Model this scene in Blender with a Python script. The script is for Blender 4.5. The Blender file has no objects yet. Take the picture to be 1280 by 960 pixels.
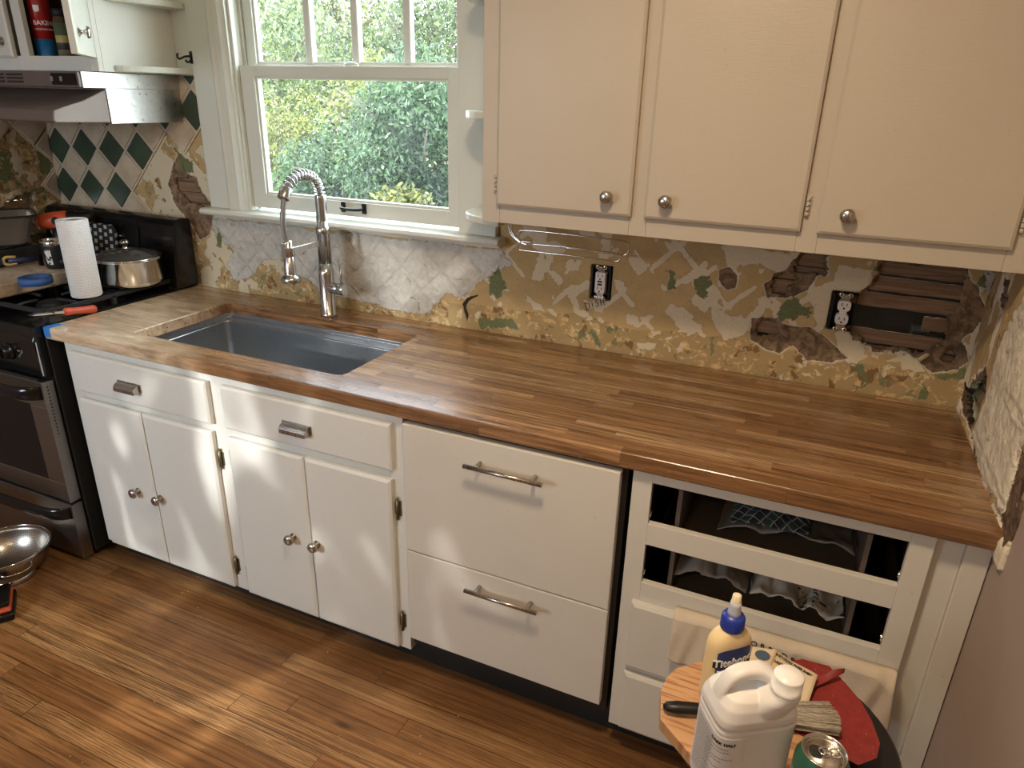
import bpy, bmesh, math, random
import numpy as np
from mathutils import Vector, Matrix
random.seed(7)
S = bpy.context.scene
C = S.collection
PI = math.pi

# ------------------------------------------------------------------ camera, world, lights, exposure
CAM = (-0.4111, -2.0597, 1.6499); YAW = 0.412; PIT = -0.3853; ROL = 0.0254; FPX = 879.19
def cam_axes():
    cy, sy, cp, sp = math.cos(YAW), math.sin(YAW), math.cos(PIT), math.sin(PIT)
    f = Vector((-sy*cp, cy*cp, sp)); r = Vector((cy, sy, 0)); u = r.cross(f)
    c, s = math.cos(ROL), math.sin(ROL)
    return c*r + s*u, -s*r + c*u, f
RX, UX, FX = cam_axes()
cd = bpy.data.cameras.new('camera'); cam = bpy.data.objects.new('camera', cd); C.objects.link(cam)
cam.matrix_world = Matrix(((RX.x, UX.x, -FX.x, CAM[0]), (RX.y, UX.y, -FX.y, CAM[1]), (RX.z, UX.z, -FX.z, CAM[2]), (0, 0, 0, 1)))
cd.sensor_fit = 'HORIZONTAL'; cd.sensor_width = 36; cd.lens = 36*FPX/1280; cd.clip_start = .02; cd.clip_end = 200
S.camera = cam
def on(px, py, ax, val):            # the point of a real plane (ax = val) seen at that place of the photo: used to measure the room
    d = FX + RX*((px-640)/FPX) - UX*((py-480)/FPX); c = Vector(CAM); i = 'xyz'.index(ax)
    return c + d*((val-c[i])/d[i])
S.view_settings.view_transform = 'Standard'; S.view_settings.look = 'None'
S.view_settings.gamma = 1; S.view_settings.use_curve_mapping = False
S.view_settings.exposure = 0.16

w = bpy.data.worlds.new('world'); S.world = w; w.use_nodes = True
bg = w.node_tree.nodes['Background']; bg.inputs[0].default_value = (.80, .91, 1, 1); bg.inputs[1].default_value = 11.0

def lamp(name, kind, loc, energy, color, target=None, **kw):
    l = bpy.data.lights.new(name, kind); l.energy = energy; l.color = color
    for k, v in kw.items(): setattr(l, k, v)
    o = bpy.data.objects.new(name, l); C.objects.link(o); o.location = loc
    if target is not None: o.rotation_euler = (Vector(target)-Vector(loc)).to_track_quat('-Z', 'Y').to_euler()
    return o
lamp('sun', 'SUN', (-9, 2.5, 9), 9, (1, .95, .80), (0, 3.0, 0), angle=.01)
lamp('ceiling_lamp_light', 'AREA', (-.75, -1.42, 2.38), 19.5, (1, .76, .50), (-.75, -1.42, 0), shape='DISK', size=.22)
lamp('warm_fill_light', 'AREA', (-.80, -3.2, 2.40), 9, (1, .76, .50), (-.8, -1.2, 1.0), shape='DISK', size=.3)  # added warm fill from behind, brightens the right side of the room
lamp('cool_fill_light', 'AREA', (-2.85, -3.70, 1.55), 15, (.82, .91, 1), (-2.3, -0.6, .40), shape='RECTANGLE', size=1.1, size_y=1.2, spread=1.55)  # added cool fill for the left side; the front wall has no window
dap = lamp('sun_glint_spot', 'SPOT', (-2.75, -3.3, 1.75), 420, (1, .99, .95), (-1.95, -.64, .46), spot_size=.66, spot_blend=.6, shadow_soft_size=.02)  # spot with a noise mask, added indoors to imitate reflected sun glints
dl = dap.data; dl.use_nodes = True; dt = dl.node_tree; em = dt.nodes['Emission']
tc = dt.nodes.new('ShaderNodeTexCoord'); mp = dt.nodes.new('ShaderNodeMapping'); mp.inputs['Scale'].default_value = (11, 6.5, 11); mp.inputs['Location'].default_value = (.6, 2.3, 0)
nz = dt.nodes.new('ShaderNodeTexNoise'); nz.inputs['Scale'].default_value = 1.25; nz.inputs['Detail'].default_value = 1.5; nz.inputs['Distortion'].default_value = .7
rp = dt.nodes.new('ShaderNodeValToRGB'); rp.color_ramp.elements[0].position = .54; rp.color_ramp.elements[0].color = (0, 0, 0, 1); rp.color_ramp.elements[1].position = .78
dt.links.new(tc.outputs['Normal'], mp.inputs[0]); dt.links.new(mp.outputs[0], nz.inputs['Vector']); dt.links.new(nz.outputs[0], rp.inputs[0]); dt.links.new(rp.outputs[0], em.inputs['Strength'])
pl = lamp('window_portal', 'AREA', (-1.95, .13, 1.75), 1, (1, 1, 1), (-1.95, -1, 1.75), shape='RECTANGLE', size=.9, size_y=1.2)
pl.data.cycles.is_portal = True

# ------------------------------------------------------------------ node helpers
class NT:
    def __init__(s, name):
        m = bpy.data.materials.new(name); m.use_nodes = True; s.m = m; s.t = m.node_tree; s.t.nodes.clear()
        s.out = s.n('ShaderNodeOutputMaterial'); s.b = s.n('ShaderNodeBsdfPrincipled')
        s.t.links.new(s.b.outputs[0], s.out.inputs[0])
    def n(s, k): return s.t.nodes.new(k)
    def put(s, sock, v):
        if isinstance(v, bpy.types.NodeSocket): s.t.links.new(v, sock)
        elif isinstance(v, (tuple, list)) and len(v) == 3 and sock.type == 'RGBA': sock.default_value = (*v, 1)
        else: sock.default_value = v
    def math(s, op, a, b=0, c=0):
        n = s.n('ShaderNodeMath'); n.operation = op
        s.put(n.inputs[0], a); s.put(n.inputs[1], b)
        if op in ('MULTIPLY_ADD', 'WRAP', 'COMPARE'): s.put(n.inputs[2], c)
        return n.outputs[0]
    def mix(s, f, a, b, mode='MIX'):
        n = s.n('ShaderNodeMix'); n.data_type = 'RGBA'; n.blend_type = mode
        s.put(n.inputs[0], f); s.put(n.inputs[6], a); s.put(n.inputs[7], b); return n.outputs[2]
    def pos(s):
        n = s.n('ShaderNodeNewGeometry'); return n.outputs['Position']
    def obj(s):
        n = s.n('ShaderNodeTexCoord'); return n.outputs['Object']
    def sep(s, v):
        n = s.n('ShaderNodeSeparateXYZ'); s.put(n.inputs[0], v); return n.outputs[0], n.outputs[1], n.outputs[2]
    def comb(s, x, y, z=0):
        n = s.n('ShaderNodeCombineXYZ'); s.put(n.inputs[0], x); s.put(n.inputs[1], y); s.put(n.inputs[2], z); return n.outputs[0]
    def scale(s, v, sc, rot=(0, 0, 0), loc=(0, 0, 0)):
        n = s.n('ShaderNodeMapping'); s.put(n.inputs[0], v); n.inputs['Scale'].default_value = sc; n.inputs['Rotation'].default_value = rot; n.inputs['Location'].default_value = loc
        return n.outputs[0]
    def noise(s, v, sc=5, det=4, rough=.55, dist=0):
        n = s.n('ShaderNodeTexNoise'); s.put(n.inputs['Vector'], v); n.inputs['Scale'].default_value = sc
        n.inputs['Detail'].default_value = det; n.inputs['Roughness'].default_value = rough; n.inputs['Distortion'].default_value = dist
        return n.outputs[0]
    def white(s, v):
        n = s.n('ShaderNodeTexWhiteNoise'); n.noise_dimensions = '3D'; s.put(n.inputs[0], v); return n.outputs[0]
    def voro(s, v, sc, feat='F1'):
        n = s.n('ShaderNodeTexVoronoi'); n.feature = feat; s.put(n.inputs['Vector'], v); n.inputs['Scale'].default_value = sc; return n.outputs[0]
    def ramp(s, f, stops, interp='LINEAR'):
        n = s.n('ShaderNodeValToRGB'); s.put(n.inputs[0], f); cr = n.color_ramp; cr.interpolation = interp
        while len(cr.elements) < len(stops): cr.elements.new(.5)
        for e, (p, c) in zip(cr.elements, stops):
            e.position = p; e.color = (*c, 1) if isinstance(c, (tuple, list)) else (c, c, c, 1)
        return n.outputs[0]
    def step(s, f, a, b): return s.ramp(f, [(a, 0.), (b, 1.)])
    def bump(s, h, strength=.3, dist=.002, normal=None):
        n = s.n('ShaderNodeBump'); s.put(n.inputs['Height'], h); n.inputs['Strength'].default_value = strength; n.inputs['Distance'].default_value = dist
        if normal is not None: s.put(n.inputs['Normal'], normal)
        s.t.links.new(n.outputs[0], s.b.inputs['Normal']); return n.outputs[0]
    def set(s, **k):
        for a, v in k.items():
            s.put(s.b.inputs[{'color': 'Base Color', 'rough': 'Roughness', 'metal': 'Metallic', 'spec': 'Specular IOR Level', 'coat': 'Coat Weight', 'coatr': 'Coat Roughness', 'trans': 'Transmission Weight', 'ior': 'IOR', 'aniso': 'Anisotropic', 'alpha': 'Alpha'}[a]], v)
        return s.m

def c255(r, g, b):                                   # sRGB 0..255 to linear
    f = lambda v: (v/255/12.92 if v/255 <= .04045 else ((v/255+.055)/1.055)**2.4)
    return (f(r), f(g), f(b))
def plain(name, col, rough=.5, metal=0., bumpsc=0, bstr=.2, var=.06, **k):
    t = NT(name); n = t.noise(t.obj(), 9, 5)
    dk = tuple(c*(1-var) for c in col); lt = tuple(min(1, c*(1+var)) for c in col)
    t.set(color=t.ramp(n, [(.3, dk), (.7, lt)]), rough=rough, metal=metal, **k)
    if bumpsc: t.bump(t.noise(t.obj(), bumpsc, 4), bstr, .002)
    return t.m
def paint(name, col, rough=.38, grime=.12):
    t = NT(name); p = t.pos()
    st = t.noise(t.scale(p, (14, 14, 120)), 4, 5, .6)
    st2 = t.noise(t.scale(p, (150, 150, 8)), 1, 3)
    blot = t.noise(p, 3.2, 5, .6); sp = t.noise(p, 60, 3)
    c = t.mix(t.ramp(blot, [(.35, 0.), (.75, grime)]), col, tuple(x*.62 for x in col))
    c = t.mix(t.ramp(sp, [(.70, 0.), (.76, .35)]), c, tuple(x*.6 for x in col))
    t.set(color=c, rough=t.ramp(blot, [(.3, rough), (.7, rough+.12)]), spec=.45)
    t.bump(t.math('ADD', st, t.math('MULTIPLY', st2, .6)), .32, .0012); return t.m
def steel(name, col=(.55, .54, .52), rough=.3, dirn=(1, 1, 200), s=3):
    t = NT(name); n = t.noise(t.scale(t.obj(), dirn), s, 5, .6)
    t.set(color=t.ramp(n, [(.3, tuple(c*.85 for c in col)), (.7, col)]), metal=1., rough=t.ramp(n, [(.3, rough*.8), (.7, rough*1.25)]))
    t.bump(n, .02, .0003); return t.m

M = {}
M['paint'] = paint('off_white_cabinet_paint', (.66, .635, .57))
M['paint_left'] = paint('cool_lit_cabinet_paint', (.70, .70, .655))  # cabinet paint made whiter and cooler to carry the cool light at left
M['paint_upper'] = paint('beige_upper_cabinet_paint', (.47, .418, .342), .36)
M['trim'] = paint('window_trim_paint', (.62, .63, .565), .35, .08)
M['inside'] = plain('bare_cabinet_interior', (.13, .085, .055), .8, bumpsc=40)
M['black_kick'] = plain('black_toe_kick', (.012, .011, .010), .6, bumpsc=30)
M['nickel'] = steel('brushed_nickel', (.50, .47, .43), .28, (200, 200, 6))
M['faucet'] = steel('brushed_faucet_steel', (.62, .61, .60), .24, (60, 60, 4))
M['chrome'] = plain('polished_steel', (.72, .71, .70), .12, 1.)
M['sinksteel'] = steel('brushed_sink_steel', (.52, .55, .585), .33, (30, 30, 30))
M['hood'] = steel('galvanised_hood_steel', (.58, .57, .55), .33, (40, 40, 40), 1.5)
M['visor'] = plain('brown_hood_visor', (.17, .13, .115), .42, .3, bumpsc=14, bstr=.05)
M['stovesteel'] = steel('stove_steel', (.36, .33, .30), .36, (3, 3, 220))
M['enamel'] = plain('black_enamel', (.008, .008, .009), .16, bumpsc=20, bstr=.04)
M['blackgloss'] = plain('black_oven_glass', (.006, .006, .007), .06)
M['blackmatte'] = plain('black_speckled_side', (.012, .012, .012), .5, bumpsc=60)
M['iron'] = plain('cast_iron_grate', (.018, .018, .020), .5, bumpsc=90, bstr=.3)
M['brass'] = plain('dull_bronze_hinge', (.22, .18, .12), .4, .9, bumpsc=40)
M['blackmetal'] = plain('black_iron_hardware', (.012, .011, .010), .4, .4)
M['white_plastic'] = plain('white_plastic', (.74, .72, .70), .42, bumpsc=80, bstr=.08)
M['whiteink'] = plain('white_print', (.85, .85, .83), .5)
M['blackink'] = plain('black_print', (.015, .014, .014), .6)
M['greyink'] = plain('grey_print', (.25, .24, .23), .6)
M['orange'] = plain('orange_plastic', (.62, .10, .04), .4)
M['bluetape'] = plain('blue_masking_tape', (.035, .22, .62), .6, bumpsc=70)
M['red'] = None

def stave_wood(name, row, length, cols, rough, grain_dark=.5, seam=.5, axis='x', glossvar=.08, overlay=None, seamw=.02, sat=1):
    t = NT(name); x, y, z = t.sep(t.pos())
    y = t.math('ADD', y, t.math('MULTIPLY', z, 0.0)); r = t.math('FLOOR', t.math('DIVIDE', y, row)); fr = t.math('FRACT', t.math('DIVIDE', y, row))
    h = t.white(t.comb(r, 3.1, 1.7))
    xs = t.math('ADD', t.math('DIVIDE', x, length), t.math('MULTIPLY', h, 7.3))
    xs = t.math('ADD', xs, t.math('MULTIPLY', t.math('SINE', t.math('MULTIPLY', xs, 2.1)), .22))
    cidx = t.math('FLOOR', xs); fx = t.math('FRACT', xs)
    rnd = t.white(t.comb(cidx, r, .37)); rnd2 = t.white(t.comb(cidx, r, 9.1))
    gp = t.comb(t.math('ADD', x, t.math('MULTIPLY', rnd, 13)), t.math('ADD', y, t.math('MULTIPLY', rnd2, 5)), z)
    g1 = t.noise(t.scale(gp, (2.4, 75, 75)), 1, 6, .66, .8)
    g2 = t.noise(t.scale(gp, (14, 420, 420)), 1, 4, .6)
    g3 = t.noise(t.scale(gp, (1.6, 9, 9)), 1.4, 4, .6, 1.5)
    wv = t.n('ShaderNodeTexWave'); wv.wave_type = 'BANDS'; wv.bands_direction = 'Y'
    t.put(wv.inputs['Vector'], t.scale(gp, (2.2, 22, 22))); wv.inputs['Scale'].default_value = 2.2; wv.inputs['Distortion'].default_value = 12; wv.inputs['Detail'].default_value = 3; wv.inputs['Detail Scale'].default_value = .9
    base = t.ramp(t.math('ADD', t.math('MULTIPLY', rnd, .75), t.math('MULTIPLY', g3, .3)), cols)
    dark = tuple(c*.45 for c in cols[0][1])
    gf = t.math('MULTIPLY', t.ramp(g1, [(.40, 0.), (.64, .8)]), grain_dark)
    c = t.mix(gf, base, dark)
    c = t.mix(t.math('MULTIPLY', t.ramp(g2, [(.5, 0.), (.7, 1.)]), grain_dark*.4), c, dark)
    c = t.mix(t.math('MULTIPLY', t.ramp(wv.outputs[0], [(.0, 1.), (.28, 0.)]), t.math('MULTIPLY', rnd2, grain_dark*.9)), c, dark)
    kn = t.voro(t.scale(gp, (2.4, 9, 9)), 1.0)
    c = t.mix(t.ramp(kn, [(.03, .85), (.12, 0.)]), c, tuple(v*.5 for v in dark))
    sw = seamw
    e = t.math('MINIMUM', fr, t.math('SUBTRACT', 1, fr)); ex = t.math('MULTIPLY', t.math('MINIMUM', fx, t.math('SUBTRACT', 1, fx)), length/row)
    sm = t.step(t.math('MINIMUM', e, ex), sw*.4, sw)
    c = t.mix(t.math('MULTIPLY', t.math('SUBTRACT', 1, sm), seam), c, tuple(v*.35 for v in dark))
    if overlay: c = overlay(t, c)
    rg = t.noise(t.scale(t.pos(), (3, 8, 8)), 1.5, 4)
    t.set(color=c, rough=t.ramp(rg, [(.3, rough-glossvar), (.7, rough+glossvar)]), spec=.5)
    hh = t.math('ADD', t.math('MULTIPLY', g1, -.5), sm)
    t.bump(hh, .18, .0008)
    return t.m
def counter_wear(t, c):
    x, y, z = t.sep(t.pos()); n = t.noise(t.scale(t.pos(), (7, 40, 40)), 1, 5, .7)
    # unfinished, paler wood at the left end beside the stove
    f = t.math('MULTIPLY', t.ramp(t.math('ADD', t.math('MULTIPLY_ADD', x, -1.9, -4.05), t.math('MULTIPLY_ADD', y, -1.6, -.80)), [(0, 0.), (.55, .85)]), t.ramp(n, [(.35, .35), (.6, 1.)]))
    return t.mix(f, c, (.90, .72, .50))
M['counter'] = stave_wood('butcher_block', .037, .46, [(.0, (.23, .112, .048)), (.35, (.36, .19, .085)), (.65, (.48, .28, .135)), (1., (.62, .42, .24))], .24, 1.15, .22, overlay=counter_wear, seamw=.035)
_cb = [n for n in M['counter'].node_tree.nodes if n.type == 'BSDF_PRINCIPLED'][0]; _cb.inputs['Coat Weight'].default_value = .5; _cb.inputs['Coat Roughness'].default_value = .26
def floor_tone(t, c):  # darker towards the cabinets, plus small pale specks
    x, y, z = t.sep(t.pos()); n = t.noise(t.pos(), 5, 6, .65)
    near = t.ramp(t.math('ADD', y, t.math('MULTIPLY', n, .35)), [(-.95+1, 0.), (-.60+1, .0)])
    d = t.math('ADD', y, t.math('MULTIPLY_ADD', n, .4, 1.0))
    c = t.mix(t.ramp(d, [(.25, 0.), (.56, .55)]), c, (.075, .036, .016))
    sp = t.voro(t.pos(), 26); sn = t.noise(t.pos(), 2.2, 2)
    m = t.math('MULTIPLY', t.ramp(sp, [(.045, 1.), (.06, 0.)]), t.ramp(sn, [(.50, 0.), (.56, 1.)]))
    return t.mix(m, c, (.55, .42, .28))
M['floor'] = stave_wood('oak_strip_floor', .066, 1.5, [(.0, (.29, .125, .040)), (.4, (.44, .21, .072)), (.7, (.55, .29, .11)), (1., (.68, .40, .17))], .36, 1.05, .8, overlay=floor_tone, seamw=.025)
M['pine'] = None
def rough_plank(name, c1, c2, sc=(3, 60, 60), rough=.8, gs=.6, use='obj'):
    t = NT(name); p = t.obj() if use == 'obj' else t.pos()
    g = t.noise(t.scale(p, sc), 1, 6, .65, .4); g2 = t.noise(t.scale(p, tuple(v*3 for v in sc)), 1, 4)
    c = t.mix(t.ramp(g, [(.35, 0.), (.7, 1.)]), c1, c2); c = t.mix(t.ramp(g2, [(.55, 0.), (.75, gs)]), c, tuple(v*.4 for v in c1))
    t.set(color=c, rough=rough); t.bump(g2, .5, .002); return t.m
M['lath'] = rough_plank('old_rough_lath', (.15, .088, .050), (.30, .19, .115), (5, 60, 150))
M['pine'] = rough_plank('offcut_board', (.62, .33, .16), (.72, .42, .22), (70, 7, 7), .5, .5)
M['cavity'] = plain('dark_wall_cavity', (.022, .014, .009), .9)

def plaster_mat(name, tan, ochre, white, skim, green, scratch):
    t = NT(name); p = t.pos()
    a = t.n('ShaderNodeAttribute'); a.attribute_name = 'wa'; b = t.n('ShaderNodeAttribute'); b.attribute_name = 'wb'
    wh, gr, sc_ = t.sep(a.outputs['Vector']); oc, sk, dk = t.sep(b.outputs['Vector'])
    px_, py__, pz_ = t.sep(p); n1 = t.noise(p, 18, 6, .62, .3); n2 = t.noise(t.scale(p, (1, 1, 1), loc=(5, 3, 1)), 34, 6, .65, .6); n3 = t.noise(p, 130, 4, .6); n4 = t.noise(t.scale(p, (1, 1, 1), loc=(9, 3, 4)), 7, 5, .6, .8)
    def mask(attr, n, amt=.9, lo=.48, hi=.53):
        return t.step(t.math('ADD', attr, t.math('MULTIPLY', t.math('SUBTRACT', n, .5), amt)), lo, hi)
    base = t.mix(t.ramp(n4, [(.35, 0.), (.65, 1.)]), tan, tuple(v*.80 for v in tan))
    base = t.mix(t.ramp(n3, [(.45, 0.), (.8, .35)]), base, tuple(v*.6 for v in tan))
    mo = t.mix(t.ramp(n2, [(.40, 0.), (.46, 1.)]), ochre, tuple(v*.72 for v in tan))
    mo = t.mix(t.ramp(n1, [(.56, 0.), (.60, 1.)]), mo, (.20, .115, .05))
    mo = t.mix(t.ramp(t.noise(p, 27, 5, .6, 1), [(.60, 0.), (.63, .9)]), mo, skim)
    mo = t.mix(t.ramp(t.noise(t.scale(p, (1, 1, 1), loc=(2, 8, 1)), 15, 5, .6, 1), [(.615, 0.), (.64, .85)]), mo, green)
    c = t.mix(mask(oc, n1, .5), base, mo)
    skc = t.mix(t.ramp(n3, [(.3, 0.), (.8, .3)]), skim, tuple(v*.7 for v in skim))
    skm = mask(sk, n2, .95); c = t.mix(skm, c, skc)
    edge = t.math('MULTIPLY', t.step(t.math('ADD', sk, t.math('MULTIPLY', t.math('SUBTRACT', n2, .5), .55)), .42, .49), t.math('SUBTRACT', 1, skm))
    c = t.mix(t.math('MULTIPLY', t.ramp(t.voro(p, 34), [(.05, 1.), (.09, 0.)]), t.ramp(n4, [(.5, 0.), (.56, .8)])), c, (.16, .09, .05))
    c = t.mix(t.math('MULTIPLY', edge, .35), c, tuple(v*.6 for v in tan))
    lu = t.math('DIVIDE', t.math('ADD', px_, 2.927), .158); lv_ = t.math('DIVIDE', t.math('ADD', pz_, -1.424), .158)
    def ln(q): return t.math('ABSOLUTE', t.math('SUBTRACT', t.math('FRACT', t.math('ADD', q, t.math('MULTIPLY', t.math('SUBTRACT', n4, .5), .25))), .5))
    la = t.math('MINIMUM', ln(t.math('ADD', lu, lv_)), ln(t.math('SUBTRACT', lu, lv_)))
    lat = t.math('MULTIPLY', t.ramp(la, [(.015, 1.), (.06, 0.)]), t.ramp(n1, [(.38, 0.), (.52, 1.)]))
    whc = t.mix(t.ramp(n2, [(.35, .0), (.68, .8)]), white, tuple(v*.66 for v in white))
    whc = t.mix(t.math('MULTIPLY', lat, .35), whc, tuple(v*.62 for v in white))
    whc = t.mix(t.ramp(t.noise(t.scale(p, (1, 1, 1), loc=(3, 1, 7)), 24, 5, .65, 1), [(.63, 0.), (.66, .7)]), whc, c255(150, 138, 120))
    whm = mask(wh, t.math('ADD', t.math('MULTIPLY', n1, .6), t.math('MULTIPLY', n2, .4)), 1.5); c = t.mix(whm, c, whc)
    scc = t.mix(t.ramp(n2, [(.38, 0.), (.60, 1.)]), tuple(v*1.15 for v in scratch), tuple(v*.42 for v in scratch))
    scc = t.mix(t.ramp(t.voro(p, 60), [(.0, .5), (.15, 0.)]), scc, tuple(v*1.6 for v in scratch))
    sm = mask(sc_, n2, .55)
    rim = t.math('MULTIPLY', t.step(t.math('ADD', sc_, t.math('MULTIPLY', t.math('SUBTRACT', n2, .5), .55)), .36, .44), t.math('SUBTRACT', 1, sm))
    c = t.mix(t.math('MULTIPLY', rim, .7), c, white)
    c = t.mix(sm, c, scc)
    c = t.mix(mask(gr, n2, 1.7, .50, .56), c, t.mix(t.ramp(n3, [(.4, 0.), (.7, .6)]), green, tuple(v*.6 for v in green)))
    c = t.mix(mask(dk, n2, .5), c, (.03, .022, .016))
    t.set(color=c, rough=.85, spec=.25)
    hgt = t.math('ADD', t.math('MULTIPLY', n2, t.math('MULTIPLY_ADD', whm, 1.6, .5)), t.math('MULTIPLY', skm, .25))
    hgt = t.math('ADD', hgt, t.math('MULTIPLY', n3, .5)); hgt = t.math('ADD', hgt, t.math('MULTIPLY', lat, t.math('MULTIPLY', whm, .5))); hgt = t.math('SUBTRACT', hgt, t.math('MULTIPLY', sm, t.math('MULTIPLY', n2, 1.5)))
    t.bump(hgt, .85, .006); return t.m
M['plaster'] = plaster_mat('stripped_plaster', c255(190, 164, 118), c255(202, 172, 122), c255(208, 205, 197), c255(208, 196, 170), c255(112, 118, 84), c255(140, 116, 92))
M['plaster_right'] = plaster_mat('ragged_corner_plaster', c255(190, 166, 126), c255(196, 168, 124), c255(240, 232, 214), c255(226, 216, 196), c255(122, 128, 100), c255(120, 98, 80))
M['wallpaint'] = plain('blush_wall_paint', (.38, .30, .26), .55, bumpsc=30, bstr=.06, var=.03)
M['ceiling'] = plain('ceiling_paint', (.7, .68, .64), .8)

# ------------------------------------------------------------------ mesh helpers
class MB:
    def __init__(s): s.b = bmesh.new()
    def box(s, a, b, rz=0, piv=None, mat=None):
        r = bmesh.ops.create_cube(s.b, size=1)['verts']
        a, b = Vector(a), Vector(b); c = (a+b)/2; d = b-a
        X = Matrix.Translation(c) @ Matrix.Diagonal((abs(d.x), abs(d.y), abs(d.z), 1))
        if rz or mat is not None:
            pv = Vector(piv) if piv else c
            R = mat if mat is not None else Matrix.Rotation(rz, 4, 'Z')
            X = Matrix.Translation(pv) @ R @ Matrix.Translation(-pv) @ X
        bmesh.ops.transform(s.b, matrix=X, verts=r); return s
    def cone(s, p0, p1, r0, r1=None, seg=20, smooth=True):
        p0, p1 = Vector(p0), Vector(p1); r1 = r0 if r1 is None else r1; d = p1-p0
        n0 = len(s.b.faces)
        r = bmesh.ops.create_cone(s.b, cap_ends=True, segments=seg, radius1=r0, radius2=max(r1, 1e-5), depth=d.length)['verts']
        bmesh.ops.transform(s.b, matrix=Matrix.Translation((p0+p1)/2) @ d.to_track_quat('Z', 'Y').to_matrix().to_4x4(), verts=r)
        s.b.faces.ensure_lookup_table()
        if smooth:
            for f in s.b.faces[n0:]:
                if len(f.verts) == 4: f.smooth = True
        return s
    def ball(s, c, r, sc=(1, 1, 1), seg=20, mat=None):
        n0 = len(s.b.faces)
        v = bmesh.ops.create_uvsphere(s.b, u_segments=seg, v_segments=seg//2+2, radius=r)['verts']
        X = Matrix.Translation(Vector(c)) @ (mat if mat is not None else Matrix()) @ Matrix.Diagonal((*sc, 1))
        bmesh.ops.transform(s.b, matrix=X, verts=v); s.b.faces.ensure_lookup_table()
        for f in s.b.faces[n0:]: f.smooth = True
        return s
    def rings(s, rings, cap0=True, cap1=True, smooth=True, close=False):
        vs = [[s.b.verts.new(p) for p in r] for r in rings]
        n = len(vs[0]); m = len(vs)
        for i in range(m if close else m-1):
            A, B = vs[i], vs[(i+1) % m]
            for j in range(n):
                f = s.b.faces.new((A[j], A[(j+1) % n], B[(j+1) % n], B[j])); f.smooth = smooth
        if not close:
            if cap0: s.b.faces.new(list(reversed(vs[0])))
            if cap1: s.b.faces.new(vs[-1])
        return s
    def tube(s, pts, r, seg=10, closed=False, smooth=True):
        pts = [Vector(p) for p in pts]; n = len(pts); R = r if isinstance(r, (list, tuple)) else [r]*n
        up = None; rr = []
        for i, p in enumerate(pts):
            if closed: t = pts[(i+1) % n]-pts[i-1]
            else: t = pts[min(i+1, n-1)]-pts[max(i-1, 0)]
            t.normalize()
            if up is None:
                up = Vector((0, 0, 1)) if abs(t.z) < .9 else Vector((1, 0, 0))
            sx = t.cross(up).normalized(); up = sx.cross(t).normalized()
            rr.append([p+(sx*math.cos(a)+up*math.sin(a))*R[i] for a in [2*PI*k/seg for k in range(seg)]])
        return s.rings(rr, close=closed, smooth=smooth)
    def lathe(s, prof, c=(0, 0, 0), seg=36, mat=None, cap0=True, cap1=True, smooth=True):
        c = Vector(c); mt = mat or Matrix()
        return s.rings([[c + (mt @ Vector((r*math.cos(2*PI*k/seg), r*math.sin(2*PI*k/seg), z))) for k in range(seg)] for r, z in [(max(a, 1e-4), b) for a, b in prof]], cap0, cap1, smooth)
    def prism(s, poly, z0, z1, f=None, smooth=False):        # poly in 2D, f maps (u, v, w) to the world
        f = f or (lambda u, v, w_: Vector((u, v, w_)))
        return s.rings([[f(u, v, z0) for u, v in poly], [f(u, v, z1) for u, v in poly]], smooth=smooth)
    def grid(s, fn, nu, nv, smooth=True):
        v = [[s.b.verts.new(fn(i/(nu-1), j/(nv-1))) for j in range(nv)] for i in range(nu)]
        for i in range(nu-1):
            for j in range(nv-1):
                f = s.b.faces.new((v[i][j], v[i+1][j], v[i+1][j+1], v[i][j+1])); f.smooth = smooth
        return s
    def build(s, name, m, parent=None, bevel=0, subd=0, solid=0, seg=2):
        bmesh.ops.recalc_face_normals(s.b, faces=s.b.faces)
        me = bpy.data.meshes.new(name); s.b.to_mesh(me); s.b.free()
        return link_mesh(name, me, m, parent, bevel, subd, solid, seg)
def root_off(p):
    o = Vector((0, 0, 0))
    while p is not None: o += p.location; p = p.parent
    return o
def link_mesh(name, me, m, parent=None, bevel=0, subd=0, solid=0, seg=2):
    if m is not None: me.materials.append(m)
    o = bpy.data.objects.new(name, me); C.objects.link(o)
    if parent is not None:
        me.transform(Matrix.Translation(-root_off(parent))); o.parent = parent
    if solid:
        md = o.modifiers.new('s', 'SOLIDIFY'); md.thickness = solid; md.offset = 0
    if subd:
        md = o.modifiers.new('u', 'SUBSURF'); md.levels = md.render_levels = subd
    if bevel:
        md = o.modifiers.new('b', 'BEVEL'); md.width = bevel; md.segments = seg; md.limit_method = 'ANGLE'; md.angle_limit = .6; md.harden_normals = False
    return o
def tag(o, label, cat, group=None, kind=None):
    o['label'] = label; o['category'] = cat
    if group: o['group'] = group
    if kind: o['kind'] = kind
    if o.type == 'MESH' and o.parent is None:                # put the origin under the thing
        co = np.array([v.co[:] for v in o.data.vertices]); c = (co.min(0)+co.max(0))/2; b = Vector((c[0], c[1], co[:, 2].min()))
        o.data.transform(Matrix.Translation(-b)); o.location = b
    return o
def thing(name, label, cat, loc, group=None):
    o = bpy.data.objects.new(name, None); C.objects.link(o); o.location = loc; o.empty_display_size = .1
    o['label'] = label; o['category'] = cat
    if group: o['group'] = group
    return o
def struct(o, kind='structure'): o['kind'] = kind; return o
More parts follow.
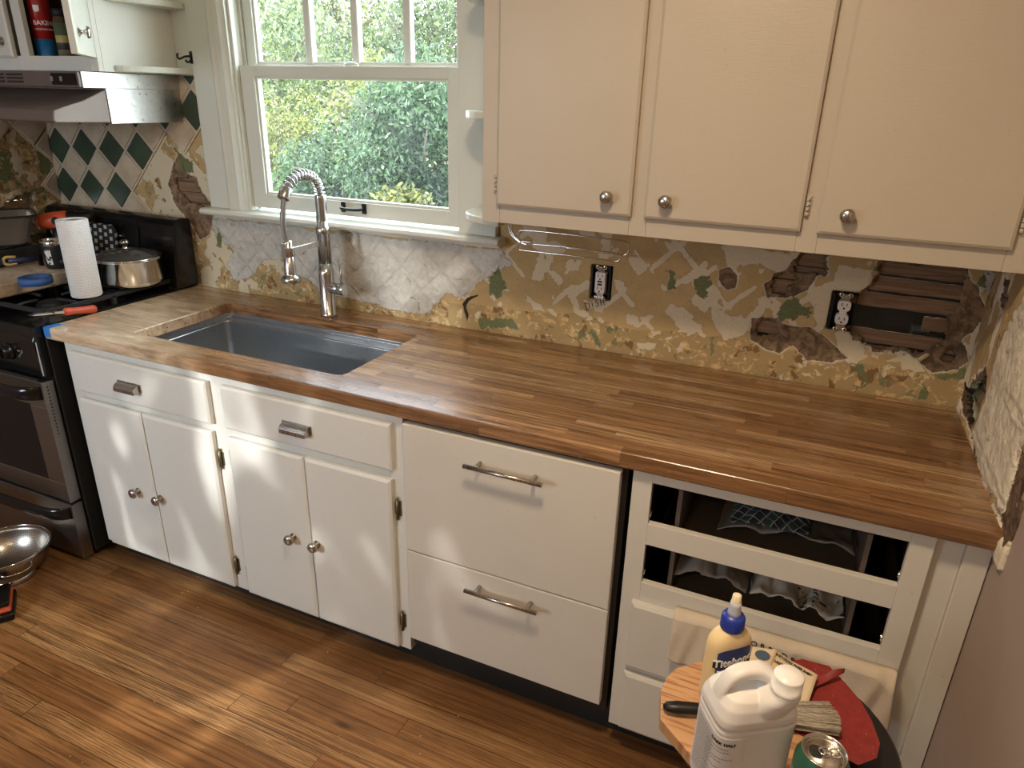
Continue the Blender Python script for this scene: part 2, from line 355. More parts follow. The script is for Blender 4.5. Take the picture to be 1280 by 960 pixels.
def text(txt, size, org, xd, yd, m, parent, name='lettering', ext=.0004, align='LEFT', bold=0, sx=1, warp=None):
    cu = bpy.data.curves.new('t', 'FONT'); cu.body = txt; cu.size = size; cu.extrude = ext; cu.align_x = align; cu.offset = bold; cu.space_character = 1.02; cu.resolution_u = 3
    o = bpy.data.objects.new('t', cu); C.objects.link(o); bpy.context.view_layer.update()
    me = bpy.data.meshes.new_from_object(o.evaluated_get(bpy.context.evaluated_depsgraph_get()))
    bpy.data.objects.remove(o); bpy.data.curves.remove(cu)
    xd, yd = Vector(xd).normalized(), Vector(yd).normalized(); zd = xd.cross(yd)
    if warp:
        for v in me.vertices: v.co = warp(v.co.x*sx, v.co.y, v.co.z)
    else:
        X = Matrix(((xd.x*sx, yd.x, zd.x, org[0]), (xd.y*sx, yd.y, zd.y, org[1]), (xd.z*sx, yd.z, zd.z, org[2]), (0, 0, 0, 1))); me.transform(X)
    me.materials.clear()
    return link_mesh(name, me, m, parent)
def bez(p, n=16):
    out = []; p = [Vector(q) for q in p]
    for i in range(n+1):
        t = i/n; q = list(p)
        while len(q) > 1: q = [q[k].lerp(q[k+1], t) for k in range(len(q)-1)]
        out.append(q[0])
    return out
def smoothpath(pts, n=6):                                    # Catmull-Rom
    P = [Vector(p) for p in pts]; P = [P[0]*2-P[1]]+P+[P[-1]*2-P[-2]]; out = []
    for i in range(1, len(P)-2):
        for k in range(n):
            t = k/n; a, b, c, d = P[i-1], P[i], P[i+1], P[i+2]
            out.append(.5*((2*b)+(c-a)*t+(2*a-5*b+4*c-d)*t*t+(3*b-a-3*c+d)*t*t*t))
    out.append(P[-2]); return out
def rrect(x0, y0, x1, y1, r, n=5):
    out = []
    for cx, cy, a0 in ((x1-r, y1-r, 0), (x0+r, y1-r, PI/2), (x0+r, y0+r, PI), (x1-r, y0+r, 1.5*PI)):
        for k in range(n+1):
            a = a0+PI/2*k/n; out.append((cx+r*math.cos(a), cy+r*math.sin(a)))
    return out

# ------------------------------------------------------------------ key measures (metres)
H, T, D, F, U, B = .914, .040, .657, .637, .330, 1.341
LX, CL = -3.46, -2.72                          # left wall, left end of the worktop

# ------------------------------------------------------------------ rough wall builder
rng = np.random.default_rng(3)
def vnoise(u, v, sc, seed):
    rg = np.random.default_rng(seed); g = rg.random((256, 256))
    x, y = u*sc+37.3, v*sc+11.7; xi, yi = np.floor(x).astype(int), np.floor(y).astype(int); fx, fy = x-xi, y-yi
    fx, fy = fx*fx*(3-2*fx), fy*fy*(3-2*fy); q = lambda a, b: g[a % 256, b % 256]
    return (q(xi, yi)*(1-fx)+q(xi+1, yi)*fx)*(1-fy)+(q(xi, yi+1)*(1-fx)+q(xi+1, yi+1)*fx)*fy
def fbm(u, v, sc, seed, o=4):
    s = 0; a = .5; t = 0
    for k in range(o): s = s+a*vnoise(u, v, sc*2**k, seed+k); t += a; a *= .5
    return s/t
def sdf(u, v, poly):                            # signed distance, positive inside
    P = np.array(poly); d = np.full(u.shape, 1e9); ins = np.zeros(u.shape, bool); n = len(P)
    for i in range(n):
        a, b = P[i], P[(i+1) % n]; e = b-a; L = (e*e).sum()+1e-12
        t = np.clip(((u-a[0])*e[0]+(v-a[1])*e[1])/L, 0, 1)
        d = np.minimum(d, np.hypot(u-a[0]-t*e[0], v-a[1]-t*e[1]))
        c = ((a[1] > v) != (b[1] > v)) & (u < (b[0]-a[0])*(v-a[1])/(b[1]-a[1]+1e-12)+a[0]); ins ^= c
    return np.where(ins, d, -d)
def fld(u, v, polys, soft=.03):
    r = np.full(u.shape, -1e9)
    for p in polys: r = np.maximum(r, sdf(u, v, p))
    return np.clip(r/soft*.5+.5, 0, 1)
def rough_wall(name, u0, u1, v0, v1, step, to_world, holes, rects, layers, m, rough_amp=1.):
    nu, nv = int(round((u1-u0)/step))+1, int(round((v1-v0)/step))+1
    uu, vv = np.meshgrid(np.linspace(u0, u1, nu), np.linspace(v0, v1, nv), indexing='ij')
    jit = (fbm(uu, vv, 45, 5)-.5)*.022+(fbm(uu, vv, 140, 9)-.5)*.014
    hs = np.full(uu.shape, -1e9)
    for p in holes: hs = np.maximum(hs, sdf(uu, vv, p))
    hs = hs+jit
    L = {k: f(uu, vv) for k, f in layers.items()}
    sc = np.maximum(L['scratch'], np.clip((hs+.012)/.016*.5+.5, 0, 1) if holes else 0)
    d = (fbm(uu, vv, 9, 21)-.5)*.004+(fbm(uu, vv, 60, 22)-.5)*.0025*rough_amp
    d += L['white']*((fbm(uu, vv, 35, 31)-.3)*.005) + L['skim']*.0008
    d -= np.clip((sc-.35)*3, 0, 1)*(.004+fbm(uu, vv, 70, 41)*.006)
    keep = hs < 0
    for (a, b, c, e) in rects: keep &= ~((uu > a) & (uu < b) & (vv > c) & (vv < e))
    co = to_world(uu.ravel(), vv.ravel(), d.ravel())
    idx = np.arange(nu*nv).reshape(nu, nv)
    fk = keep[:-1, :-1] & keep[1:, :-1] & keep[:-1, 1:] & keep[1:, 1:]
    q = np.stack([idx[:-1, :-1], idx[1:, :-1], idx[1:, 1:], idx[:-1, 1:]], -1)[fk]
    used = np.unique(q); rm = np.full(nu*nv, -1); rm[used] = np.arange(len(used)); q = rm[q]; co = co[used]
    me = bpy.data.meshes.new(name); me.vertices.add(len(co)); me.vertices.foreach_set('co', co.astype(np.float32).ravel())
    me.loops.add(len(q)*4); me.loops.foreach_set('vertex_index', q.ravel().astype(np.int32))
    me.polygons.add(len(q)); me.polygons.foreach_set('loop_start', np.arange(len(q), dtype=np.int32)*4)
    me.polygons.foreach_set('use_smooth', np.ones(len(q), bool)); me.update(calc_edges=True)
    for an, ks in (('wa', ('white', 'green', 'scratch')), ('wb', ('ochre', 'skim', 'dark'))):
        at = me.attributes.new(an, 'FLOAT_VECTOR', 'POINT')
        arr = np.stack([(sc if k == 'scratch' else L[k]).ravel()[used] for k in ks], -1).astype(np.float32)
        at.data.foreach_set('vector', arr.ravel())
    o = link_mesh(name, me, m); struct(o)
    md = o.modifiers.new('s', 'SOLIDIFY'); md.thickness = .014; md.offset = -1
    return o
def P2(pts, ax='y', val=0.):                    # measured outlines on a wall
    r = [on(px, py, ax, val) for px, py in pts]
    return [((p.x if ax == 'y' else p.y), p.z) for p in r]

TD = .158; TX, TZ = -2.927, 1.424               # diamond tile lattice left of the window
def lattice(u, v):                               # distance to the diamond grout lines (old tiles)
    a = (u-TX)/TD+(v-TZ)/TD; b = (u-TX)/TD-(v-TZ)/TD
    f = lambda q: np.abs(((q-.5) % 1.0)-.5)
    fa = np.abs((a+.5) % 1-.0); fb = np.abs((b+.5) % 1-.0)
    da = np.minimum(fa, 1-fa)*TD/1.414; db = np.minimum(fb, 1-fb)*TD/1.414
    return np.minimum(da, db)
holes = [P2(p) for p in (
    [(1103, 330), (1204, 335), (1205, 352), (1197, 366), (1198, 383), (1184, 398), (1180, 424), (1162, 437), (1149, 442), (1117, 434), (1097, 435), (1080, 427), (1066, 414), (1068, 392), (1074, 372), (1092, 362), (1096, 352)],
    [(1005, 316), (1032, 320), (1030, 338), (1003, 342), (990, 340)],
    [(962, 358), (972, 347), (988, 345), (990, 356), (978, 366), (964, 368)],
    [(947, 408), (955, 402), (966, 404), (974, 418), (947, 419)],
    [(219, 224), (231, 221), (242, 223), (246, 236), (254, 250), (266, 258), (262, 263), (250, 257), (236, 253), (230, 247), (220, 237)],
    [(1180, 447), (1188, 440), (1194, 446), (1190, 453), (1180, 452)])]
green = [P2(p) for p in (
    [(970, 390), (989, 371), (998, 379), (1022, 384), (1010, 396), (1001, 393), (983, 402), (974, 405)],
    [(1062, 454), (1078, 455), (1087, 476), (1078, 485), (1069, 482), (1078, 473)],
    [(1158, 467), (1180, 468), (1200, 463), (1208, 450), (1205, 475), (1180, 475)],
    [(1155, 482), (1163, 488), (1158, 498), (1150, 497)],
    [(609, 352), (623, 333), (627, 344), (634, 361), (623, 375), (613, 366)],
    [(592, 397), (640, 399), (650, 411), (602, 409)], [(716, 411), (740, 414), (734, 425), (720, 420)],
    [(740, 415), (748, 418), (751, 434), (743, 432)], [(757, 407), (772, 408), (770, 416), (758, 415)],
    [(866, 347), (888, 345), (890, 356), (878, 374), (868, 362)], [(836, 337), (844, 340), (844, 362), (834, 362)],
    [(210, 173), (223, 190), (240, 202), (242, 214), (230, 218), (219, 206), (223, 198)],
    [(273, 285), (279, 300), (277, 310), (270, 308)], [(1092, 333), (1120, 330), (1104, 342), (1094, 341)],
    [(1225, 345), (1234, 342), (1230, 362), (1222, 355)], [(262, 228), (268, 232), (266, 245), (261, 240)])]
scr = [P2(p) for p in (
    [(1203, 340), (1222, 358), (1233, 392), (1218, 412), (1202, 424), (1212, 452), (1196, 462), (1165, 466), (1150, 453), (1172, 438), (1186, 400), (1200, 385)],
    [(955, 356), (985, 335), (1004, 338), (1030, 330), (1010, 362), (985, 372), (960, 372)],
    [(940, 398), (965, 398), (985, 408), (1015, 410), (1030, 420), (1050, 440), (1060, 448), (1040, 453), (1010, 451), (990, 432), (975, 442), (960, 438), (938, 425)],
    [(223, 190), (231, 215), (252, 240), (268, 260), (262, 292), (250, 300), (238, 280), (218, 255), (210, 230), (216, 205)],
    [(898, 338), (912, 334), (922, 345), (920, 360), (908, 362), (899, 350)])]
white = [P2(p) for p in (
    [(262, 272), (628, 312), (640, 330), (612, 345), (592, 362), (575, 372), (556, 366), (545, 380), (530, 396), (430, 372), (400, 366), (390, 350), (370, 344), (352, 322), (330, 326), (310, 350), (292, 350), (285, 330), (292, 308), (272, 300)],
    [(1232, 340), (1280, 340), (1280, 380), (1232, 470), (1222, 470), (1240, 400)])]
skimp = [P2(p) for p in (
    [(671, 322), (690, 324), (688, 335), (706, 352), (700, 360), (684, 340), (676, 350), (660, 352), (668, 340)],
    [(700, 358), (715, 362), (735, 348), (740, 355), (722, 372), (725, 386), (742, 392), (732, 398), (718, 390), (712, 372)],
    [(655, 362), (664, 372), (678, 382), (682, 390), (668, 386), (658, 374)],
    [(785, 322), (800, 320), (812, 332), (802, 345), (792, 338)], [(830, 302), (850, 305), (838, 318)],
    [(848, 350), (868, 335), (886, 325), (880, 350), (902, 372), (880, 392), (866, 378), (884, 366), (866, 352), (838, 362), (850, 344)],
    [(900, 305), (1000, 318), (1003, 336), (975, 342), (950, 330), (930, 322), (912, 330)],
    [(1010, 360), (1040, 352), (1048, 330), (1090, 338), (1094, 352), (1075, 366), (1045, 362), (1040, 405), (1020, 412), (1015, 385)],
    [(1045, 408), (1082, 416), (1080, 448), (1066, 460), (1048, 440)], [(1122, 434), (1140, 440), (1158, 466), (1130, 462), (1125, 450)],
    [(1210, 405), (1236, 388), (1240, 420), (1225, 470), (1212, 452)],
    [(782, 390), (796, 396), (800, 410), (784, 405)], [(850, 408), (868, 405), (864, 418), (845, 416)], [(796, 428), (822, 430), (815, 438), (798, 436)],
    [(950, 380), (958, 384), (950, 400), (930, 420), (905, 425), (888, 398), (892, 368), (905, 392), (930, 400)],
    [(245, 245), (262, 215), (268, 250), (262, 262)], [(232, 218), (244, 205), (262, 235), (252, 246)], [(195, 180), (216, 200), (215, 235), (228, 262), (210, 262), (200, 225), (186, 200)])]
dark = [P2(p) for p in ([(1178, 447), (1186, 438), (1194, 447), (1188, 455), (1180, 453)], [(578, 380), (584, 372), (597, 368), (598, 370), (586, 376), (582, 384), (586, 394), (584, 402), (582, 394)])]
def band(u, v):
    lim = 1.005+.03*(fbm(u, v*0, 6, 77)-.5)*2
    return np.clip((lim-v)/.006*.5+.5, 0, 1)
def l_skim(u, v):
    f = fld(u, v, skimp, .02)
    rag = fbm(u, v, 16, 55, 4)
    ridge = np.clip(1.15-lattice(u, v)/.014, 0, 1)*np.clip((rag-.40)*7, 0, 1)*np.clip((v-.99)/.02, 0, 1)
    extra = np.clip((fbm(u, v, 19, 66, 4)-.59)*9, 0, .8)*np.clip((v-1.0)/.02, 0, 1)
    left = np.where(u < -2.3, np.clip((fbm(u, v, 15, 12, 5)-.49)*8, 0, .9), 0)
    return np.maximum.reduce([f, ridge*.85, extra, left])
layers = dict(white=lambda u, v: fld(u, v, white, .03), green=lambda u, v: fld(u, v, green, .016), scratch=lambda u, v: fld(u, v, scr, .016),
              ochre=lambda u, v: np.maximum(band(u, v), np.where(u < -2.3, np.clip((fbm(u, v, 9, 15)-.40)*8, 0, .9), 0)), skim=l_skim, dark=lambda u, v: fld(u, v, dark, .012))
OUT1, OUT2 = (-1.020, 1.132), (-.334, 1.134)     # outlet box centres
rects = [(-2.44, -1.47, 1.225, 9), (OUT1[0]-.031, OUT1[0]+.031, OUT1[1]-.052, OUT1[1]+.052), (OUT2[0]-.031, OUT2[0]+.031, OUT2[1]-.052, OUT2[1]+.052)]
wall_back = rough_wall('wall_back', LX, 0, .88, 1.78, .005, lambda u, v, d: np.stack([u, -d, v], -1), holes, rects, layers, M['plaster'])
mb = MB(); mb.box((LX, .0, 0), (0, .014, .88)); struct(mb.build('wall_back', M['wallpaint']))
mb = MB(); mb.box((LX, 0, 1.78), (-2.44, .014, 2.45)); mb.box((-1.47, 0, 1.78), (0, .014, 2.45)); mb.box((-2.44, 0, 2.22), (-1.47, .014, 2.45)); struct(mb.build('wall_back', M['trim']))
# studs' side: lath boards and the dark cavity behind the plaster
def lath(px0, px1, py0, py1, y=.020, th=.006, wall=wall_back):
    (a, za), (b, zb) = P2([px0, px1], 'y', y), P2([py0, py1], 'y', y)
def lath_at(x0, x1, z, hgt, y=.018, tilt=0, mat='lath', parent=None):
    mb = MB(); n = 14
    def fn(i, jz): return None
    for s in (0,):
        rr = []
        for k in range(n+1):
            x = x0+(x1-x0)*k/n; w1 = hgt/2+random.uniform(-.0012, .0012); w2 = hgt/2+random.uniform(-.0012, .0012); zc = z+tilt*(k/n-.5)
            rr.append([Vector((x, y, zc-w1)), Vector((x, y+.006, zc-w1)), Vector((x, y+.006, zc+w2)), Vector((x, y, zc+w2))])
        mb.rings(rr, smooth=False)
    return mb.build('lath', M[mat], parent or wall_back)
for z, x0, x1 in ((1.306, -.52, -.02), (1.262, -.33, -.02), (1.2165, -.33, -.02), (1.072, -.33, -.02), (1.028, -.33, -.02)): lath_at(x0, x1, z+.0, .037, tilt=-.004)
lath_at(-.138, -.02, 1.124, .036, y=.022); lath_at(-.33, -.02, 1.172, .036, tilt=-.004)
for z in (1.300, 1.262, 1.222, 1.18, 1.139, 1.098, 1.058): lath_at(-.60, -.38, z, .037)
for z in (1.34, 1.30, 1.262, 1.222): lath_at(-2.85, -2.50, z, .035)
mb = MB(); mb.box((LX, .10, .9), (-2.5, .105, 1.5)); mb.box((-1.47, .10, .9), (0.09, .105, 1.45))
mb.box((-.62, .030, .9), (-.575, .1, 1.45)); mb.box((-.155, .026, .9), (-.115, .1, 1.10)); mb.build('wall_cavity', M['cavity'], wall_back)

# right wall
def rw(u, v, d): return np.stack([-d, u, v], -1)
PR = lambda p: P2(p, 'x', 0.)
holeR = [PR([(1213, 492), (1222, 480), (1238, 462), (1240, 488), (1228, 520), (1220, 532), (1214, 518)]), PR([(1262, 352), (1268, 348), (1268, 372), (1258, 392), (1258, 368)])]
whR = [PR([(1276, 395), (1290, 370), (1400, 330), (1400, 520), (1285, 560), (1262, 640), (1235, 590), (1224, 545), (1240, 500), (1255, 440)])]
scrR = [PR([(1285, 560), (1262, 640), (1255, 640), (1262, 690), (1310, 640), (1300, 570)]), PR([(1205, 490), (1213, 478), (1222, 540), (1234, 590), (1226, 575), (1210, 520)]), PR([(1213, 345), (1225, 345), (1232, 400), (1218, 402)])]
layR = dict(white=lambda u, v: fld(u, v, whR, .02), green=lambda u, v: fld(u, v, [PR([(1224, 345), (1236, 342), (1232, 360)]), PR([(1218, 480), (1240, 470), (1222, 500)])], .012), scratch=lambda u, v: fld(u, v, scrR, .016),
            ochre=lambda u, v: .5*(fbm(u, v, 9, 4) > .5), skim=lambda u, v: np.clip((fbm(u, v*.3, 14, 8)-.45)*6, 0, 1), dark=lambda u, v: fld(u, v, [PR([(1212, 480), (1216, 478), (1219, 535), (1214, 530)])], .008))
wall_right = rough_wall('wall_right', -.70, 0.0, .86, 1.62, .005, rw, holeR, [], layR, M['plaster_right'], 2.2)
edge = [(.0, 0), (.0, .858), (-.630, .858), (-.645, .90), (-.625, .93), (-.64, .975), (-.60, 1.0), (-.62, 1.03), (-.60, 1.07), (-.645, 1.12), (-.66, 1.25), (-.655, 1.4), (-.66, 1.62), (0, 1.62), (0, 2.45), (-3.8, 2.45), (-3.8, 0)]
mb = MB(); mb.prism(edge, 0, .02, lambda u, v, w_: Vector((-.006+w_, u, v))); struct(mb.build('wall_right', M['wallpaint']))
for z in (.93, .975, 1.02, 1.065, 1.11, 1.2, 1.25, 1.3):
    mb = MB(); mb.box((.018, -.45, z-.018), (.024, -.0, z+.018)); mb.build('lath', M['lath'], wall_right)
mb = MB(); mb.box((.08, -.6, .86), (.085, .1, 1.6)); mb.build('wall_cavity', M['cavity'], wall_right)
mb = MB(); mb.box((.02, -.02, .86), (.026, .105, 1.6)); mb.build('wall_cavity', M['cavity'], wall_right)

# left wall, behind the stove
PL = lambda p: P2(p, 'x', LX)
holeL = [PL([(3, 262), (12, 255), (28, 252), (38, 268), (44, 282), (30, 285), (4, 282)])]
layL = dict(white=lambda u, v: 0*u, green=lambda u, v: np.maximum(fld(u, v, [PL([(45, 180), (60, 175), (64, 215), (52, 225)]), PL([(0, 185), (12, 190), (14, 225), (0, 235)])], .03), .52*(fbm(u, v, 14, 3) > .62)), scratch=lambda u, v: fld(u, v, [PL([(20, 245), (40, 240), (50, 290), (0, 300), (0, 270)])], .02),
            ochre=lambda u, v: 1+0*u, skim=lambda u, v: np.clip((fbm(u, v, 22, 8)-.56)*8, 0, 1), dark=lambda u, v: 0*u)
wall_left = rough_wall('wall_left', -.55, 0, .88, 1.62, .006, lambda u, v, d: np.stack([LX+d, u, v], -1), holeL, [], layL, M['plaster'], 2.5)
for z in (1.06, 1.105, 1.15, 1.195): 
    mb = MB(); mb.box((LX-.024, -.5, z-.019), (LX-.018, 0, z+.019)); mb.build('lath', M['lath'], wall_left)
mb = MB(); mb.box((LX-.02, -3.8, 0), (LX, -.55, 2.45))
mb.box((LX-.02, -.55, 0), (LX, 0, .88)); mb.box((LX-.02, -.55, 1.62), (LX, 0, 2.45)); struct(mb.build('wall_left', M['wallpaint']))
mb = MB(); mb.box((LX-.02, -3.82, 0), (0, -3.8, 2.45)); struct(mb.build('wall_front', M['wallpaint']))
mb = MB(); mb.box((LX-.1, -3.9, -.05), (.1, .14, 0)); struct(mb.build('floor', M['floor']))
mb = MB(); mb.box((LX-.1, -3.9, 2.45), (.1, .14, 2.5)); struct(mb.build('ceiling', M['ceiling']))

# diamond tiles left of the window (one tiled patch, grout under it)
tg = NT('green_glazed_tile'); nn = tg.noise(tg.pos(), 6, 4)
M['tile_green'] = tg.set(color=tg.ramp(nn, [(.35, (.030, .052, .035)), (.65, (.052, .085, .056))]), rough=.28)
tg = NT('beige_stone_tile'); nn = tg.noise(tg.pos(), 9, 6, .6); n5 = tg.noise(tg.pos(), 50, 3)
M['tile_beige'] = tg.set(color=tg.mix(tg.ramp(n5, [(.6, 0.), (.75, .5)]), tg.ramp(nn, [(.35, c255(176, 158, 134)), (.65, c255(205, 192, 170))]), c255(140, 120, 100)), rough=.4)
M['grout'] = plain('pale_grout', c255(196, 184, 164), .85, bumpsc=80, bstr=.4)
def clipd(cx, cz, r, x0, x1, z1):
    pts = [(cx, cz-r), (cx+r, cz), (cx, cz+r), (cx-r, cz)]
    def clip(P, f, g):
        out = []
        for i in range(len(P)):
            a, b = P[i], P[(i+1) % len(P)]; fa, fb = f(a), f(b)
            if fa >= 0: out.append(a)
            if fa*fb < 0: t = fa/(fa-fb); out.append((a[0]+(b[0]-a[0])*t, a[1]+(b[1]-a[1])*t))
        return out
    for f in (lambda p: p[0]-x0, lambda p: x1-p[0], lambda p: z1-p[1]):
        if pts: pts = clip(pts, f, None)
    return pts
tiles_g, tiles_b, gr = MB(), MB(), MB()
yy = lambda u, v, w_: Vector((u, w_, v))
def area(p): return abs(sum(p[i][0]*p[(i+1) % len(p)][1]-p[(i+1) % len(p)][0]*p[i][1] for i in range(len(p))))/2
for i in range(-4, 3):
    for j in range(-2, 3):
        for half in (0, 1):
            cx, cz = TX+(i+.5*half)*TD, TZ+(j+.5*half)*TD
            ok = (cz > 1.40 and cx < -2.84 and not half) or (cz > 1.40 and half and cx < -2.66) or cz > 1.55 or (cz > 1.2 and cx < -2.98) or (cz < 1.2 and cx < -3.0)
            if not half and abs(cz-1.424) < .01 and cx > -2.9: ok = False
            if not ok: continue
            p = clipd(cx, cz, .0700, LX+.004, -2.575, 1.698)
            g2 = clipd(cx, cz, .0795, LX+.002, -2.573, 1.698)
            if len(p) > 2 and area(p) > 2e-5:
                (tiles_b if half else tiles_g).prism(p, -.011, .0, yy)
                gr.prism(g2, -.0065, .0, yy)
o = tiles_g.build('trim_1', M['tile_green'], bevel=.0012); struct(o); to = tiles_b.build('trim_2', M['tile_beige'], bevel=.0012); struct(to); struct(gr.build('trim_3', M['grout']))
# a few beige tiles at the top of the left wall
tl, gl = MB(), MB(); xx = lambda u, v, w_: Vector((LX+w_, u, v))
for u, v in ((-.075, 1.503), (-.233, 1.503), (-.39, 1.503), (-.154, 1.582), (.0, 1.424), (.0, 1.266), (-.01, 1.108), (-.312, 1.582), (-.47, 1.582), (0, 1.582)):
    p = clipd(u, v, .070, -.6, -.013, 1.62); g2 = clipd(u, v, .0795, -.6, -.012, 1.62)
    if len(p) > 2: tl.prism(p, 0, .011, xx); gl.prism(g2, 0, .0065, xx)
struct(tl.build('trim_4', M['tile_beige'], bevel=.0012)); struct(gl.build('trim_5', M['grout']))

# handwritten DISH under the outlet, in marker strokes on the plaster
a0 = Vector((-1.062, -.0052, 1.050)); xs = Vector((.91, 0, .36)).normalized(); zs = Vector((-.30, 0, .95)).normalized()
def stroke(mb, pts): mb.tube([a0+xs*p[0]+zs*p[1] for p in pts], .0011, 6)
mb = MB()
stroke(mb, [(-.002, -.012), (0, .012)]); stroke(mb, smoothpath([(-.004, .011), (.008, .009), (.012, .0), (.008, -.009), (-.004, -.013)], 4))
stroke(mb, [(.022, -.006), (.022, .008)]); stroke(mb, smoothpath([(.042, .008), (.036, .009), (.034, .004), (.040, .001), (.041, -.005), (.036, -.009), (.032, -.006)], 4))
stroke(mb, [(.050, -.010), (.051, .010)]); stroke(mb, [(.060, -.010), (.061, .011)]); stroke(mb, [(.049, 0), (.062, .001)])
mb.build('handwriting', M['blackink'], wall_back)

# ------------------------------------------------------------------ window
WL, WR = -2.40, -1.505; WZ = 1.240
T_ = 'trim'
mb = MB(); mb.box((-2.575, -.022, WZ), (-2.475, 0.0, 2.3)); struct(mb.build('trim_6', M[T_], bevel=.002))           # flat board beside the shelves
prof = [(-2.475, .0), (-2.475, -.030), (-2.462, -.036), (-2.452, -.030), (-2.444, -.024), (-2.436, -.024), (-2.430, -.030), (-2.420, -.032), (-2.412, -.026), (-2.405, -.020), (-2.398, -.020), (-2.396, .0)]
mb = MB(); mb.prism(prof, WZ, 2.3); struct(mb.build('trim_7', M[T_]))
mb = MB(); mb.box((WR, -.022, WZ), (-1.372, 0, 2.3)); struct(mb.build('trim_8', M[T_], bevel=.002))
nose = [(0.03, WZ), (0.03, WZ-.024), (-.048, WZ-.026), (-.062, WZ-.022), (-.068, WZ-.013), (-.062, WZ-.003), (-.052, WZ)]
mb = MB(); mb.prism(nose, -2.592, -1.345, lambda u, v, w_: Vector((w_, u, v))); struct(mb.build('trim_9', M[T_], bevel=.002))
mb = MB(); mb.box((-2.57, -.014, WZ-.038), (-1.36, 0, WZ-.025)); struct(mb.build('trim_10', M[T_], bevel=.002))
win = bpy.data.objects.new('window_1', None); C.objects.link(win); win['kind'] = 'structure'; win.location = (-1.95, .06, WZ)
# jambs with stops and channels
mb = MB(); mb.box((-2.412, 0, WZ-.03), (-2.396, .112, 2.22)); mb.box((-2.398, -.008, WZ), (-2.386, .010, 2.22)); mb.box((-2.398, .040, WZ), (-2.384, .048, 2.22)); mb.box((-2.398, .080, WZ), (-2.382, .10, 2.22)); mb.build('jamb', M[T_], win, bevel=.001)
mb = MB(); mb.box((-1.508, 0, WZ-.03), (-1.490, .112, 2.22)); mb.box((-1.52, .040, WZ), (-1.506, .048, 2.22)); mb.box((-1.524, .080, WZ), (-1.506, .10, 2.22)); mb.build('jamb', M[T_], win, bevel=.001)
mb = MB(); mb.box((-2.412, 0, 2.2), (-1.49, .112, 2.24)); mb.build('head', M[T_], win, bevel=.001)
mb = MB(); mb.box((-2.44, .03, WZ-.035), (-1.47, .18, WZ-.004)); mb.build('sill', M[T_], win, bevel=.001)
def sash(name, x0, x1, z0, z1, y0, y1, l, r, b, t, bars=()):
    mb = MB(); mb.box((x0, y0, z0), (x0+l, y1, z1)); mb.box((x1-r, y0, z0), (x1, y1, z1)); mb.box((x0+l, y0, z0), (x1-r, y1, z0+b)); mb.box((x0+l, y0, z1-t), (x1-r, y1, z1))
    s = mb.build(name, M[T_], win, bevel=.0015)
    mb = MB(); e = .008
    mb.box((x0+l, y0+.008, z0+b), (x0+l+e, y1-.004, z1-t)); mb.box((x1-r-e, y0+.008, z0+b), (x1-r, y1-.004, z1-t)); mb.box((x0+l+e, y0+.008, z0+b), (x1-r-e, y1-.004, z0+b+e)); mb.box((x0+l+e, y0+.008, z1-t-e), (x1-r-e, y1-.004, z1-t))
    mb.build('glazing_bead', M[T_], s, bevel=.001)
    for x in bars:
        mb = MB(); mb.box((x-.014, y0+.004, z0+b), (x+.014, y1, z1-t)); mb.build('muntin', M[T_], s, bevel=.004)
    mb = MB(); mb.box((x0+l-.003, y1-.012, z0+b-.003), (x1-r+.003, y1-.009, z1-t+.003)); mb.build('glass_pane', M['glass'], s)
    return s
t = NT('window_glass'); nd = t.t.nodes; tr = t.n('ShaderNodeBsdfTransparent'); gl_ = t.n('ShaderNodeBsdfGlossy'); gl_.inputs['Roughness'].default_value = .02; fr = t.n('ShaderNodeFresnel'); fr.inputs[0].default_value = 1.45
di = t.n('ShaderNodeBsdfTranslucent'); di.inputs[0].default_value = (.9, .95, 1, 1); mx = t.n('ShaderNodeMixShader'); m2 = t.n('ShaderNodeMixShader')
t.t.links.new(t.ramp(t.noise(t.scale(t.pos(), (3, 3, 1.5)), 3, 5), [(.3, .0), (.8, .012)]), m2.inputs[0]); t.t.links.new(tr.outputs[0], m2.inputs[1]); t.t.links.new(di.outputs[0], m2.inputs[2])
t.t.links.new(t.math('MULTIPLY', fr.outputs[0], t.math('SUBTRACT', 1, t.n('ShaderNodeNewGeometry').outputs['Backfacing'])), mx.inputs[0]); t.t.links.new(m2.outputs[0], mx.inputs[1]); t.t.links.new(gl_.outputs[0], mx.inputs[2]); t.t.links.new(mx.outputs[0], t.out.inputs[0]); M['glass'] = t.m
lo = sash('lower_sash', -2.386, -1.507, 1.252, 1.735, .008, .040, .062, .048, .050, .034)
up = sash('upper_sash', -2.384, -1.508, 1.712, 2.20, .049, .079, .040, .036, .030, .045, (-2.115, -1.925, -1.727))
# sash lift on the lower rail
hx, hz = -1.934, 1.283
mb = MB(); mb.tube(smoothpath([(hx-.042, .004, hz+.002), (hx-.036, -.018, hz-.001), (hx, -.024, hz-.002), (hx+.036, -.018, hz-.001), (hx+.042, .004, hz+.002)], 5), .0055, 8)
mb.box((hx-.052, .002, hz-.017), (hx-.036, .009, hz+.018)); mb.box((hx+.036, .002, hz-.017), (hx+.052, .009, hz+.018)); mb.build('sash_lift', M['blackmetal'], lo, bevel=.001)
# sash lock on the meeting rail
mb = MB(); mb.ball((-1.93, .034, 1.738), .018, (1.6, .6, .7)); mb.build('sash_lock', M['trim'], lo)

mb = MB(); mb.box((-2.655, -.014, 1.699), (-2.574, -.001, 2.3)); struct(mb.build('trim_11', M['trim'], bevel=.001))
